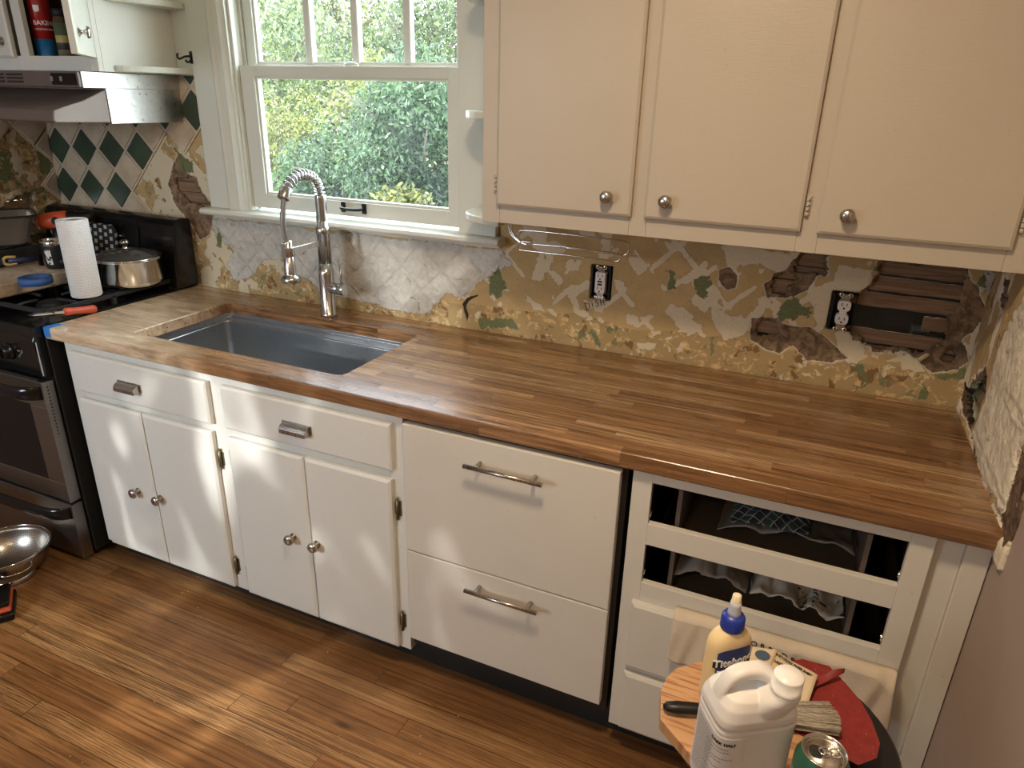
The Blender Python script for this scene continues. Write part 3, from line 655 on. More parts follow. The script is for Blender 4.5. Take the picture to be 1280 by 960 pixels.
# coat hook on the board
h = thing('wall_hook', 'small black double hook on the flat board left of the window', 'hook', (-2.57, -.03, 1.75))
mb = MB(); mb.box((-2.577, -.026, 1.738), (-2.567, -.021, 1.778)); mb.tube(smoothpath([(-2.572, -.026, 1.762), (-2.578, -.045, 1.760), (-2.590, -.060, 1.752), (-2.597, -.062, 1.760), (-2.597, -.058, 1.770)], 5), .0035, 8); mb.tube(smoothpath([(-2.572, -.026, 1.748), (-2.575, -.040, 1.742), (-2.578, -.045, 1.750)], 4), .0035, 8)
mb.build('hook', M['blackmetal'], h)

# ------------------------------------------------------------------ small corner shelves
def whatnot(x0, x1, ydeep, z, th, label, side):
    # x0 at the wall side, x1 at the cabinet; a rounded triangle
    pts = [(x1, 0), (x1, -ydeep)]
    n = 10
    for k in range(n+1):
        a = k/n*PI/2; pts.append((x1+(x0-x1)*math.sin(a)*.92, -ydeep*.10-ydeep*.90*math.cos(a)**1.0))
    pts.append((x0, 0)) if False else None
    pts.append((x0*.08+x0*.92+(x1-x0)*.08, 0))
    mb = MB(); mb.prism(pts, z-th, z); o = mb.build('corner_shelf', M['trim'], bevel=.003); tag(o, label, 'shelf', None); return o
whatnot(-2.572, -2.655, .27, 1.722, .020, 'white rounded corner shelf just above the range hood', -1)
whatnot(-2.572, -2.655, .27, 1.930, .020, 'upper white corner shelf left of the window, at the top edge of the photo', -1)
for z, lb in ((1.335, 'lowest white shelf end poking out left of the beige upper cabinet'), (1.617, 'middle white shelf end poking out left of the beige upper cabinet'), (1.915, 'topmost white shelf end poking out left of the beige upper cabinet')):
    pts = [(-1.262, 0-.022), (-1.262, -.24)]+[(-1.262-.160*math.sin(k/8*PI/2), -.10-.14*math.cos(k/8*PI/2)) for k in range(9)]+[(-1.422, -.022)]
    mb = MB(); mb.prism(pts, z-.022, z); o = mb.build('corner_shelf', M['trim'], bevel=.004); tag(o, lb, 'shelf')

# ------------------------------------------------------------------ cabinet hardware
def knob(c, n, parent, r=.0155, m='nickel'):
    n = Vector(n).normalized(); q = n.to_track_quat('Z', 'Y').to_matrix().to_4x4()
    prof = [(r*.75, 0), (r*.72, .002), (r*.40, .005), (r*.34, .012), (r*.55, .016), (r, .020), (r*1.02, .024), (r*.86, .029), (r*.45, .0315), (.0005, .032)]
    mb = MB(); mb.lathe(prof, c, 24, q); return mb.build('knob', M[m], parent)
def cup_pull(cx, cz, y, parent, w_=.052):
    mb = MB(); mb.box((cx-w_, y-.003, cz-.004), (cx+w_, y, cz+.022))
    n = 10; rr = []
    for s in (-1, 1): pass
    sec = [(0, .018), (-.010, .018), (-.020, .014), (-.026, .004), (-.026, -.008), (-.023, -.008), (-.023, .003), (-.017, .012), (-.009, .015), (0, .015)]
    mb.rings([[Vector((cx+s*(w_-.008), y+a, cz+b)) for a, b in sec] for s in (-1, 1)], smooth=False)
    for s in (-1, 1): mb.prism([(0, .018), (-.010, .018), (-.020, .014), (-.026, .004), (-.026, -.008), (0, -.008)], cx+s*(w_-.008)-.0015, cx+s*(w_-.008)+.0015, lambda u, v, w2: Vector((w2, y+u, cz+v)))
    return mb.build('cup_pull', M['nickel'], parent, bevel=.0008)
def bar_pull(x0, x1, z, y, parent):
    mb = MB(); mb.cone((x0, y-.034, z), (x1, y-.034, z), .0062, seg=16)
    for x in (x0+.030, x1-.030): mb.cone((x, y, z), (x, y-.034, z), .0052, seg=12)
    return mb.build('bar_handle', M['nickel'], parent)
def hinge(x, z, y, parent, m='brass', hh=.032, w_=.010, lab=None):
    mb = MB(); mb.box((x-w_, y-.004, z-hh*.62), (x+w_*.2, y, z+hh*.62)); mb.box((x, y-.003, z-hh*.72), (x+w_, y, z+hh*.72)); mb.cone((x, y-.007, z-hh), (x, y-.007, z+hh), .0045, seg=10); mb.ball((x, y-.007, z+hh), .0055, seg=8); mb.ball((x, y-.007, z-hh), .0055, seg=8)
    return mb.build('hinge', M[m], parent)
def panel(x0, x1, z0, z1, y, th, mat, parent, name, bev=.007):
    mb = MB(); e = bev
    mb.rings([[Vector((a, yy_, b)) for a, b in ((x0+d, z0+d), (x1-d, z0+d), (x1-d, z1-d), (x0+d, z1-d))] for yy_, d in ((y, 0), (y-th+e*.6, 0), (y-th, e))], smooth=False)
    return mb.build(name, M[mat], parent, bevel=.0012)

# ------------------------------------------------------------------ upper cabinet right
uc = thing('upper_cabinet', 'long beige upper cabinet with three closed doors over the right half of the worktop', 'cabinet', (-.63, -.16, B))
ZT = 2.32
mb = MB()
xs_ = [-1.2666, -1.2250, -.8516, -.8293, -.4620, -.4382, -.0578, 0.0]
mb.box((-1.2666, -.312, B+.012), (-1.2486, -.012, ZT)); mb.box((-.024, -.312, B+.012), (-.008, -.012, ZT)); mb.box((-1.2486, -.312, B+.020), (-.018, -.012, B+.036)); mb.box((-1.2486, -.024, B+.036), (-.018, -.012, ZT))
for a, b in ((-1.2666, -1.215), (-.862, -.819), (-.472, -.428), (-.068, -.008)): mb.box((a, -U, B), (b, -.312, ZT))
for a, b in ((-1.215, -.862), (-.819, -.472), (-.428, -.068)): mb.box((a, -U, B), (b, -.312, B+.060)); mb.box((a, -U, ZT-.06), (b, -.312, ZT))
mb.build('body', M['paint_upper'], uc, bevel=.0015)
for (a, b, kx) in ((-1.2198, -.8565, -.915), (-.8243, -.467, -.771), (-.4332, -.0628, -.377)):
    dr = panel(a, b, B+.047, ZT-.04, -U-.0005, .017, 'paint_upper', uc, 'door'); knob((kx, -U-.0175, 1.434), (0, -1, 0), dr)
def phinge(x, z, y, parent):
    mb = MB(); mb.box((x-.006, y-.003, z-.024), (x+.006, y, z+.024))
    for k in range(4): mb.cone((x, y-.006, z-.022+k*.011), (x, y-.006, z-.013+k*.011), .0042, seg=10)
    return mb.build('hinge', M['paint_upper'], parent)
phinge(-.4600, 1.445, -U, uc); phinge(-.0548, 1.445, -U, uc); phinge(-1.226, 1.445, -U, uc)

# wire rack hanging under the cabinet
wr = thing('wire_rack', 'chrome wire rack of two long loops hanging under the upper cabinet', 'rack', (-1.2, -.15, B))
yv = -.15; q = lambda px, py: on(px, py, 'y', yv)
A_ = [q(*p) for p in ((655, 303), (651, 301), (648, 296), (649, 291), (655, 288))]+[q(*p) for p in ((700, 292), (750, 298), (778, 301), (785, 304), (787, 309), (784, 317), (778, 319), (770, 318), (740, 314), (700, 309))]
mb = MB(); mb.tube(smoothpath(A_, 4), .0022, 8)
B_ = [q(*p) for p in ((667, 303), (655, 301), (649, 305), (651, 310), (656, 312), (700, 317), (750, 323), (770, 326), (777, 323), (777, 319), (772, 316), (740, 312), (700, 307), (660, 304))]
mb.tube(smoothpath([p+Vector((0, -.012, 0)) for p in B_], 4), .0022, 8); mb.build('wire_loop', M['chrome'], wr)
mb = MB(); a = q(636, 281); e = q(650, 302)
for dx in (0, .007): mb.tube(smoothpath([(a.x+dx, yv, B+.003), (a.x+dx, yv, B-.03), (a.x+.008+dx, yv-.002, B-.06), (e.x+dx*.5, yv-.004, e.z), (e.x+.03, yv-.006, e.z-.006)], 5), .0028, 8)
mb.build('bracket', M['chrome'], wr)

# ------------------------------------------------------------------ outlets
def outlet(name, c, label, gfci):
    o = thing(name, label, 'outlet', (c[0], 0, c[1]-.05)); x, z = c
    mb = MB(); W_, Hh = .030, .051
    for a in ((x-W_, .0, z-Hh, x-W_+.0018, .045, z+Hh), (x+W_-.0018, .0, z-Hh, x+W_, .045, z+Hh), (x-W_, .0, z-Hh, x+W_, .045, z-Hh+.0018), (x-W_, .0, z+Hh-.0018, x+W_, .045, z+Hh), (x-W_, .043, z-Hh, x+W_, .045, z+Hh)):
        mb.box(a[:3], a[3:])
    mb.box((x-W_+.001, -.007, z-Hh), (x-W_+.0035, .0, z+Hh)); mb.box((x+W_-.0035, -.007, z-Hh), (x+W_-.001, .0, z+Hh)); mb.box((x-W_, -.007, z+Hh-.003), (x+W_, 0, z+Hh)); mb.box((x-W_, -.007, z-Hh), (x+W_, 0, z-Hh+.003))
    mb.build('box', M['black_kick'] if gfci else M['blackmetal'], o)
    for s in (-1, 1):
        mb = MB(); mb.box((x-.011, -.008, z+s*.042-.008), (x+.011, -.006, z+s*.042+.008))
        for d in (-1, 1): mb.lathe([(.0032, 0), (.0068, 0), (.0068, .0018), (.0032, .0018)], (x+d*.0115, -.0075, z+s*.0475), 12, Matrix.Rotation(PI/2, 4, 'X'), False, False)
        mb.cone((x, -.006, z+s*.043), (x, -.011, z+s*.043), .004, seg=10); mb.build('yoke_end', M['chrome'], o)
    if gfci:
        mb = MB(); mb.box((x-.0165, -.014, z-.033), (x+.0165, .01, z+.033)); f = mb.build('receptacle', M['white_plastic'], o, bevel=.004)
        mb = MB(); mb.box((x-.0075, -.0155, z+.0015), (x+.0075, -.014, z+.0075)); mb.build('reset_button', plain('dark_red_plastic', (.16, .012, .01), .4), f)
        mb = MB(); mb.box((x-.0070, -.0155, z-.0075), (x+.0070, -.014, z-.0015)); mb.build('test_button', M['blackink'], f)
    else:
        mb = MB()
        for s in (-1, 1): mb.prism(rrect(x-.0165, z+s*.0185-.0145, x+.0165, z+s*.0185+.0145, .010), -.013, .01, yy)
        mb.box((x-.009, -.011, z-.02), (x+.009, .01, z+.02)); f = mb.build('receptacle', M['white_plastic'], o, bevel=.001)
    for s in (-1, 1):
        mb = MB(); zz = z+s*.0195; mb.box((x-.0075, -.0152, zz-.001), (x-.0055, -.0128, zz+.0075)); mb.box((x+.0055, -.0152, zz-.0005), (x+.0075, -.0128, zz+.0065)); mb.cone((x, -.0128, zz-.007), (x, -.0152, zz-.007), .0026, seg=10); mb.build('slots', M['blackink'], f)
    return o
outlet('wall_outlet', OUT1, 'white safety outlet with dark red button, in an open box above the handwritten DISH', True)
outlet('wall_outlet', OUT2, 'white duplex outlet in an open black box beside the exposed laths', False)

# ------------------------------------------------------------------ worktop
SX0, SX1, SY0, SY1 = -2.421, -1.592, -.562, -.142
def ringface(mb, outer, inner, z):
    pass
wt = thing('worktop', 'long butcher block worktop of glued brown staves, cut out for the sink', 'worktop', (-1.36, -.33, H-T))
mb = MB(); b_ = mb.b
ox0, ox1, oy0, oy1 = CL, -.007, -D, -.004
inn = rrect(SX0, SY0, SX1, SY1, .022, 4)
# outline split so the rounded hole can be filled: four quads around plus fan strips
outr = []
for (x, y) in inn:
    pass
def quadring(z):
    iv = [b_.verts.new((x, y, z)) for x, y in inn]; ov = []
    cs = [(ox1, oy1), (ox0, oy1), (ox0, oy0), (ox1, oy0)]; n = 5
    ov = [b_.verts.new((x, y, z)) for x, y in cs]; return iv, ov
iv1, ov1 = quadring(H); iv0, ov0 = quadring(H-T)
def fill(iv, ov):
    N = len(iv); n = 5
    for k in range(4):
        for j in range(n-1): b_.faces.new((ov[k], iv[k*n+j+k*0], iv[k*n+j+1]))
    for k in range(4): b_.faces.new((ov[k], iv[k*n+n-1], iv[((k+1)*n) % N], ov[(k+1) % 4]))
fill(iv1, ov1); fill(iv0, ov0)
for k in range(4): b_.faces.new((ov1[k], ov1[(k+1) % 4], ov0[(k+1) % 4], ov0[k]))
for k in range(len(inn)): b_.faces.new((iv1[k], iv1[(k+1) % len(inn)], iv0[(k+1) % len(inn)], iv0[k]))
mb.build('slab', M['counter'], wt, bevel=.004, seg=3)
mb = MB(); mb.box((CL-.0006, -D-.0006, H+.0001), (CL+.030, -D+.048, H+.0007)); mb.box((CL-.0007, -D-.0008, H-.032), (CL+.030, -D-.0001, H+.0007)); mb.box((CL-.0008, -D-.0007, H-.028), (CL-.0001, -D+.04, H+.0006)); tag(mb.build('masking_tape', M['bluetape']), 'strip of blue masking tape wrapped over the left front corner of the worktop', 'tape')
for k in range(5): 
    y = SY0+.055+k*.078
    mb = MB(); mb.ball((SX0+.0008, y, H-.024+(.004 if k % 2 else 0)), .0038, (.4, 1, 1), 10); mb.build('screw_head', M['chrome'], wt)

# ------------------------------------------------------------------ sink
sk = thing('kitchen_sink', 'deep stainless undermount sink with ledges in the butcher block', 'sink', (-2.0, -.35, .64))
zt = H-T-.001
def rr3(x0, y0, x1, y1, r, z): return [Vector((x, y, z)) for x, y in rrect(x0, y0, x1, y1, r, 6)]
X0, X1, Y0, Y1 = SX0-.006, SX1+.006, SY0-.004, SY1+.004
mb = MB(); lv = [(-.016, -.016, zt), (0, 0, zt), (0, 0, zt-.012), (.0, .012, zt-.014), (.0, .013, zt-.026), (.002, .022, zt-.028), (.004, .024, zt-.215), (.012, .034, zt-.232), (.03, .05, zt-.238)]
rings_ = [rr3(X0+a, Y0+b, X1-a, Y1-b, .022, z) for a, b, z in lv]
mb.rings(rings_, cap0=False, cap1=True, smooth=False)
bs = mb.build('basin', M['sinksteel'], sk, bevel=.002)
mb = MB(); mb.lathe([(.055, 0), (.055, .002), (.045, .003), (.04, -.004), (.0, -.006)], (-2.0, -.36, zt-.238), 28, cap0=False); mb.build('drain', M['chrome'], sk)

# ------------------------------------------------------------------ faucet
fx, fy = -1.990, -.100
fa = thing('kitchen_faucet', 'brushed steel spring faucet with pull-down spray head behind the sink', 'faucet', (fx, fy, H))
mb = MB(); mb.lathe([(.030, 0), (.030, .005), (.0285, .012), (.0265, .014), (.0262, .150), (.0262, .168), (.0235, .170), (.0235, .190)], (fx, fy, H), 32); mb.build('body', M['faucet'], fa)
mb = MB(); mb.lathe([(.0225, 0), (.0225, .105), (.0245, .107), (.0245, .130), (.020, .132), (.020, .150)], (fx, fy, H+.185), 28); mb.build('collar', M['faucet'], fa)
zz0 = H+.318; mb = MB()
mb.lathe([(.0195, 0), (.0200, .001)]+[(.0200-(.0016 if k % 2 else 0), .002+k*.003) for k in range(38)]+[(.0205, .118), (.0185, .120)], (fx, fy, H+.30), 24); mb.build('ribbed_tube', M['faucet'], fa)
# spring arch toward the sink
p0 = Vector((fx, fy, H+.42)); arc = smoothpath([(fx, fy, H+.405), (fx, fy-.004, H+.44), (fx, fy-.028, H+.475), (fx, fy-.070, H+.492), (fx, fy-.115, H+.488), (fx, fy-.150, H+.468), (fx, fy-.172, H+.440)], 14)
mb = MB(); mb.tube(arc, .0085, 12); mb.tube(smoothpath([arc[-1], (fx, fy-.184, H+.40), (fx, fy-.192, H+.36), (fx, fy-.188, H+.31), (fx, fy-.180, H+.29)], 8), .0088, 12); mb.build('hose', plain('grey_hose', (.22, .22, .22), .4, .4), fa)
L = [0]; 
for k in range(1, len(arc)): L.append(L[-1]+(arc[k]-arc[k-1]).length)
coil = []; turns = 17; NN = turns*16
for k in range(NN+1):
    s = (k/NN)**1.08*L[-1]; i = min(max(np.searchsorted(L, s)-1, 0), len(arc)-2); f_ = (s-L[i])/(L[i+1]-L[i]+1e-9); p = arc[i].lerp(arc[i+1], f_); tn = (arc[i+1]-arc[i]).normalized(); sx = Vector((1, 0, 0)); n2 = sx.cross(tn)
    a = 2*PI*turns*k/NN; coil.append(p+(sx*math.cos(a)+n2*math.sin(a))*.0155)
mb = MB(); mb.tube(coil, .0030, 7); mb.build('spring', M['faucet'], fa)
mb = MB(); e = arc[-1]; tn = (arc[-1]-arc[-3]).normalized(); mb.cone(e-tn*.020, e+tn*.016, .0195, .0185, 24); mb.build('spring_cap', M['faucet'], fa, bevel=.001)
sy = fy-.180
mb = MB(); mb.lathe([(.0125, .135), (.0150, .132), (.0150, .085), (.0175, .083), (.0185, .030), (.0200, .022), (.0295, .018), (.0305, .006), (.029, 0), (.001, 0)], (fx, sy, H+.160), 28); mb.build('spray_head', M['faucet'], fa)
mb = MB(); mb.box((fx-.0035, sy+.012, H+.252), (fx+.0035, fy-.018, H+.270)); mb.lathe([(.0172, 0), (.0205, 0), (.0205, .028), (.0172, .028)], (fx, sy, H+.247), 24, cap0=False, cap1=False); mb.box((fx-.008, sy-.024, H+.245), (fx+.008, sy-.018, H+.290)); mb.build('docking_arm', M['faucet'], fa, bevel=.0008)
mb = MB(); mb.cone((fx+.018, fy, H+.103), (fx+.052, fy, H+.103), .0205, seg=24); mb.cone((fx+.053, fy, H+.103), (fx+.078, fy, H+.103), .0215, seg=24); mb.build('valve', M['faucet'], fa, bevel=.001)
mb = MB(); mb.cone((fx+.064, fy, H+.120), (fx+.060, fy+.004, H+.190), .0048, .0040, 12); mb.build('lever', M['faucet'], fa)

# ------------------------------------------------------------------ base cabinets
XA, XB, XC, XD = -2.662, -1.345, -.722, -.106
ZB = .088
bc = thing('base_cabinet', 'off-white base cabinet under the sink with two drawers and four doors', 'cabinet', ((XA+XB)/2, -.31, 0))
mb = MB(); y1 = -F+.018
mb.box((XA, -F, ZB), (-2.600, y1, H-T-.002)); mb.box((XB-.046, -F, ZB), (XB, y1, H-T-.002)); mb.box((-2.046, -F, ZB), (-1.946, y1, H-T-.002))
for a, b in ((-2.600, -2.046), (-1.946, XB-.046)):
    mb.box((a, -F, .836), (b, y1, H-T-.002)); mb.box((a, -F, .665), (b, y1, .716)); mb.box((a, -F, ZB), (b, y1, .108))
mb.box((XA, y1, ZB), (XA+.016, -.012, H-T-.002)); mb.box((XB-.016, y1, ZB), (XB, -.012, H-T-.002)); mb.box((-2.62, y1, .09), (-1.37, -.02, .105))
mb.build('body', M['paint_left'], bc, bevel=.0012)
mb = MB(); mb.box((XA+.02, -F+.062, 0), (XB, -F+.075, .09)); mb.box((XA+.001, -F+.060, 0.0), (XA+.02, -.02, .09)); mb.build('toe_kick', M['black_kick'], bc)
for a, b, px in ((-2.624, -2.024, -2.354), (-1.966, -1.374, -1.686)):
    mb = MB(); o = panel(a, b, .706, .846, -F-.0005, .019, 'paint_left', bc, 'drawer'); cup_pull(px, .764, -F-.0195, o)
for a, b, kx in ((-2.622, -2.334, -2.424+.010), (-2.330, -2.030, -2.315+.008), (-1.968, -1.680, -1.744), (-1.676, -1.380, -1.654)):
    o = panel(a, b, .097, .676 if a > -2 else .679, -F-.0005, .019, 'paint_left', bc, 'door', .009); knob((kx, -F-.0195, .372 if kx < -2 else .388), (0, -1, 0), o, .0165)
for x, zs_ in ((-2.018, (.585, .185)), (-1.368, (.585, .195))):
    for z in zs_: hinge(x, z, -F, bc)
for x, zs_ in ((-2.630, (.56, .18)), (-1.974, (.60, .17))):
    for z in zs_:
        mb = MB(); mb.cone((x, -F-.004, z-.026), (x, -F-.004, z+.026), .004, seg=8); mb.box((x-.006, -F-.003, z-.024), (x, -F, z+.024)); mb.build('hinge', M['brass'], bc)

dw = thing('dishwasher', 'off-white two-panel dishwasher front with bar handles between the base cabinets', 'dishwasher', (-1.03, -.31, 0))
mb = MB(); mb.box((XB+.008, -F+.006, .115), (XC-.012, -.03, .868)); mb.build('body', M['black_kick'], dw)
o = panel(-1.334, -.747, .470, .860, -F+.004, .024, 'paint', dw, 'upper_panel', .002); bar_pull(-1.136, -.925, .800, -F-.020, o)
o = panel(-1.334, -.747, .155, .466, -F+.004, .024, 'paint', dw, 'lower_panel', .002); bar_pull(-1.134, -.924, .421, -F-.020, o)
mb = MB(); mb.box((XB, -F+.060, 0), (XC, -F+.075, .13)); mb.build('toe_kick', M['black_kick'], dw)

# right cabinet with the two front-less drawer openings
rc = thing('base_cabinet', 'off-white base cabinet at the right end with two open drawer bays above closed drawers', 'cabinet', (-.4, -.31, 0))
O1 = (-.676, -.150, .733, .842); O2 = (-.676, -.150, .566, .675)
mb = MB(); zt2 = H-T-.002
mb.box((XC, -F, ZB), (O1[0], y1, zt2)); mb.box((O1[1], -F, ZB), (XD, y1, zt2))
for a, b in ((O1[3], zt2), (O2[3], O1[2]), (.495, O2[2]), (ZB, .12)): mb.box((O1[0], -F, a), (O1[1], y1, b))
mb.box((O1[0], -F+.0005, .28), (O1[1], y1, .325))
mb.build('body', M['paint'], rc, bevel=.0012)
mb = MB(); mb.box((XC, y1, ZB), (XC+.016, -.012, zt2)); mb.box((-.122, y1, ZB), (XD, -.012, zt2)); mb.box((XC+.016, -.022, .10), (-.122, -.012, zt2)); mb.box((XC+.016, y1, .09), (-.122, -.02, .10)); mb.box((XC+.016, y1, zt2-.004), (-.122, -.02, zt2)); mb.build('carcass', M['inside'], rc)
mb = MB(); mb.box((XD, -F+.020, 0), (-.052, -F+.034, zt2)); mb.box((-.052, -F+.010, 0), (-.008, -F+.034, zt2)); mb.build('filler_panel', M['paint'], rc, bevel=.002)
mb = MB(); mb.box((XC, -F+.062, 0), (XD, -F+.075, .09)); mb.build('toe_kick', M['black_kick'], rc)
panel(-.692, -.128, .310, .513, -F-.0005, .019, 'paint', rc, 'drawer', .010); panel(-.692, -.128, .100, .292, -F-.0005, .019, 'paint', rc, 'drawer', .010)
M['boxwood'] = plain('shaded_drawer_box_wood', (.13, .10, .08), .6, bumpsc=30)  # wood colour darkened to stand for the shadow inside the drawer bays
for (x0, x1, z0, z1) in (O1, O2):
    mb = MB(); a, b = x0+.055, x1-.060; yb, yf = -.10, -F+.045
    mb.box((a, yf, z0-.06), (a+.010, yb, z1-.028)); mb.box((b-.010, yf, z0-.06), (b, yb, z1-.028)); mb.box((a, yb-.010, z0-.06), (b, yb, z1-.028)); mb.box((a, yf, z0-.065), (b, yb, z0-.06)); mb.build('drawer_box', M['boxwood'], rc)
    for x in (x0-.012, x1+.004):
        mb = MB(); mb.box((x, y1+.001, z0+.004), (x+.008, -.06, z0+.040)); mb.box((x-.004, y1+.004, z0+.004), (x+.012, -.10, z0+.008)); mb.cone((x+.004-.01, y1+.012, z0+.012), (x+.014, y1+.012, z0+.012), .010, seg=16); mb.build('drawer_slide', M['chrome'], rc, bevel=.001)

# cloths inside
def cloth(fn, name, m, label, cat, nu=48, nv=32, th=.003, seed=1, amp=.01, parent=None):
    mb = MB()
    def g(u, v):
        p = Vector(fn(u, v)); n = (fbm(np.array([u*1.0]), np.array([v*1.0]), 5, seed, 3)[0]-.5)*2
        n2 = (fbm(np.array([u*1.0+3]), np.array([v*1.0]), 14, seed+5, 2)[0]-.5)
        return p+Vector((n2*.3*amp, 0, amp*n+amp*.5*n2))
    mb.grid(g, nu, nv); o = mb.build(name, m, parent, solid=th)
    return tag(o, label, cat) if parent is None else o
t = NT('dark_green_plaid'); p = t.scale(t.obj(), (1, 1, 1), (0, 0, .5)); x, y, z = t.sep(p)
f1 = t.math('LESS_THAN', t.math('FRACT', t.math('MULTIPLY', x, 48)), .10); f2 = t.math('LESS_THAN', t.math('FRACT', t.math('MULTIPLY', y, 48)), .10); f3 = t.math('LESS_THAN', t.math('FRACT', t.math('MULTIPLY', x, 24)), .4)
M['plaid'] = t.set(color=t.mix(t.math('MAXIMUM', f1, f2), t.mix(f3, (.03, .05, .05), (.012, .018, .03)), (.30, .33, .30)), rough=.9)
t = NT('black_printed_cotton'); n = t.noise(t.obj(), 30, 4, .6, 1.5); n2 = t.noise(t.obj(), 5, 2)
M['printed'] = t.set(color=t.mix(t.math('MULTIPLY', t.step(n, .55, .58), t.step(n2, .48, .54)), (.60, .55, .48), (.03, .03, .035)), rough=.9)
M['greycloth'] = plain('shaded_pale_cloth', (.26, .235, .21), .9, bumpsc=60)  # pale cloth with the shade of the bays put into its colour
zc = O1[2]-.030
cloth(lambda u, v: (-.53+u*.30, -.14-v*.40, zc+.030*math.sin(u*3.0)+.014*math.sin(v*7)+.006*math.sin(u*17+v*5)), 'folded_cloth', M['greycloth'], 'pale grey cloth lying in the upper open drawer bay', 'cloth', seed=2, amp=.016)
cloth(lambda u, v: (-.50+u*.17, -.40-v*.17+u*.03, zc+.046+.030*math.sin(v*3.1)*math.sin(u*3.1)), 'plaid_cloth', M['plaid'], 'dark green plaid cloth in the upper open drawer bay', 'cloth', seed=6, amp=.010)
zc = O2[2]-.028
cloth(lambda u, v: (-.43+u*.205, -.13-v*.45, zc+.050*math.sin(u*3.0)*(.6+.4*math.sin(v*5))+.016+.02*v+.007*math.sin(u*21+v*6)), 'printed_cloth', M['printed'], 'off-white cloth with black print in the lower open drawer bay', 'cloth', seed=9, amp=.024)
cloth(lambda u, v: (-.608+u*.17, -.15-v*.43, zc+.030+.045*math.sin(u*3.1)+.012*math.sin(v*9+u*4)), 'beige_cloth', M['greycloth'], 'beige crumpled cloth at the left of the lower open drawer bay', 'cloth', seed=12, amp=.02)

# towel hanging over the top closed drawer
t = NT('natural_flour_sack_cotton'); n = t.noise(t.obj(), 9, 5); wv2 = t.noise(t.scale(t.obj(), (400, 400, 400)), 1, 2)
M['towel'] = t.set(color=t.ramp(n, [(.3, (.60, .50, .38)), (.7, (.72, .62, .49))]), rough=.92); t.bump(t.math('ADD', wv2, t.math('MULTIPLY', t.noise(t.obj(), 40, 4), 1.5)), .35, .003)
tw = thing('dish_towel', 'beige cotton towel with dark lettering hanging over the top closed drawer', 'towel', (-.35, -.66, .39))
def towel_fn(u, v):
    x = -.585+u*.480; z = .527-v*(.128+.008*math.sin(u*20)+(.03 if u > .9 else 0)*0)
    z -= max(0, u-.90)*.35*(1-v); x += (.5-v)*.01*math.sin(u*30)+v*.004*math.sin(u*44)
    f = 1 if v > .06 else v/.06
    y = -.6590-.009*f-.011*(math.sin(u*15+1)+.7*math.sin(u*37+v*2)+.5*math.sin(u*70+v*4))*.5*(v*.8+.2)-.004*v
    if v < .06: z = .530+(.06-v)*-.02; y = -.640-.022*(v/.06)
    z += (.03*v if .36 < u < .40 else 0)*0
    return x, y, z
mb = MB(); mb.grid(lambda u, v: Vector(towel_fn(u, v)), 120, 30); mb.build('towel_cloth', M['towel'], tw, solid=.003)
mb = MB()
for u0, amp_ in ((.60, .004), (.47, .003)):
    pass
def towel_warp(x0, z0, sl):
    def f(a, b, c):
        x = x0+a; z = z0+b+sl*a; u = (x+.585)/.480; v = min(max((.527-z)/.13, .07), 1)
        q_ = towel_fn(u, v); return Vector((x, q_[1]-.0028-c, z))
    return f
text('O R E', .019, (0, 0, 0), (1, 0, 0), (0, 0, 1), M['blackink'], tw, warp=towel_warp(-.408, .509, -.12))
text('D R E S E', .019, (0, 0, 0), (1, 0, 0), (0, 0, 1), M['blackink'], tw, warp=towel_warp(-.340, .499, -.20))
text('V U T', .019, (0, 0, 0), (1, 0, 0), (0, 0, 1), M['blackink'], tw, warp=towel_warp(-.258, .476, -.25))

# ------------------------------------------------------------------ stove
st = thing('gas_stove', 'black and stainless gas range with raised back panel beside the worktop', 'stove', (-3.08, -.34, 0))
SL, SR = LX+.005, -2.728
mb = MB(); mb.box((SL, -.655, .03), (SR+.008, -.015, .885)); mb.build('body', M['blackmatte'], st, bevel=.003)
mb = MB(); mb.box((SL, -.690, .885), (SR, -.10, .918)); mb.box((SL+.04, -.64, .918), (SR-.04, -.13, .9185))
mb.build('cooktop', M['enamel'], st, bevel=.008, seg=3)
mb = MB(); mb.box((SL+.002, -.120, .90), (SR+.004, -.016, .940)); mb.build('backguard_base', M['enamel'], st, bevel=.002)
pr = [(-.015, .925), (-.124, .925), (-.115, 1.03), (-.098, 1.165), (-.085, 1.185), (-.055, 1.192), (-.015, 1.185)]
mb = MB(); mb.prism(pr, SL+.002, SR+.030, lambda u, v, w_: Vector((w_, u, v))); bgd = mb.build('backguard', M['enamel'], st, bevel=.010, seg=3)
mb = MB(); mb.prism([(-.115, 1.055), (-.119, 1.055), (-.104, 1.150), (-.100, 1.150)], SL+.20, SR-.16, lambda u, v, w_: Vector((w_, u, v))); mb.build('display', M['blackgloss'], bgd)
for j in range(2):
    mb = MB()
    for k in range(5): mb.box((-3.10+k*.026, -.120+j*.006, 1.075+j*.028), (-3.084+k*.026, -.1165+j*.006, 1.080+j*.028))
    mb.build('display_marks', M['greyink'], bgd)
mb = MB(); mb.prism([(-.655, .735), (-.688, .742), (-.694, .872), (-.688, .886), (-.655, .886)], SL+.002, SR-.002, lambda u, v, w_: Vector((w_, u, v))); cp = mb.build('control_panel', M['enamel'], st, bevel=.003)
mb = MB(); mb.box((SR-.003, -.690, .750), (SR+.0005, -.686, .868)); mb.build('edge_trim', M['chrome'], cp)
for x in (-2.875, -3.02, -3.25, -3.37):
    mb = MB(); mb.lathe([(.030, 0), (.030, .006), (.024, .010), (.021, .024), (.018, .026), (.001, .026)], (x, -.692, .815), 28, Matrix.Rotation(PI/2, 4, 'X')); mb.box((x-.004, -.726, .797), (x+.004, -.712, .833)); kk = mb.build('control_knob', M['enamel'], cp, bevel=.001)
mb = MB()
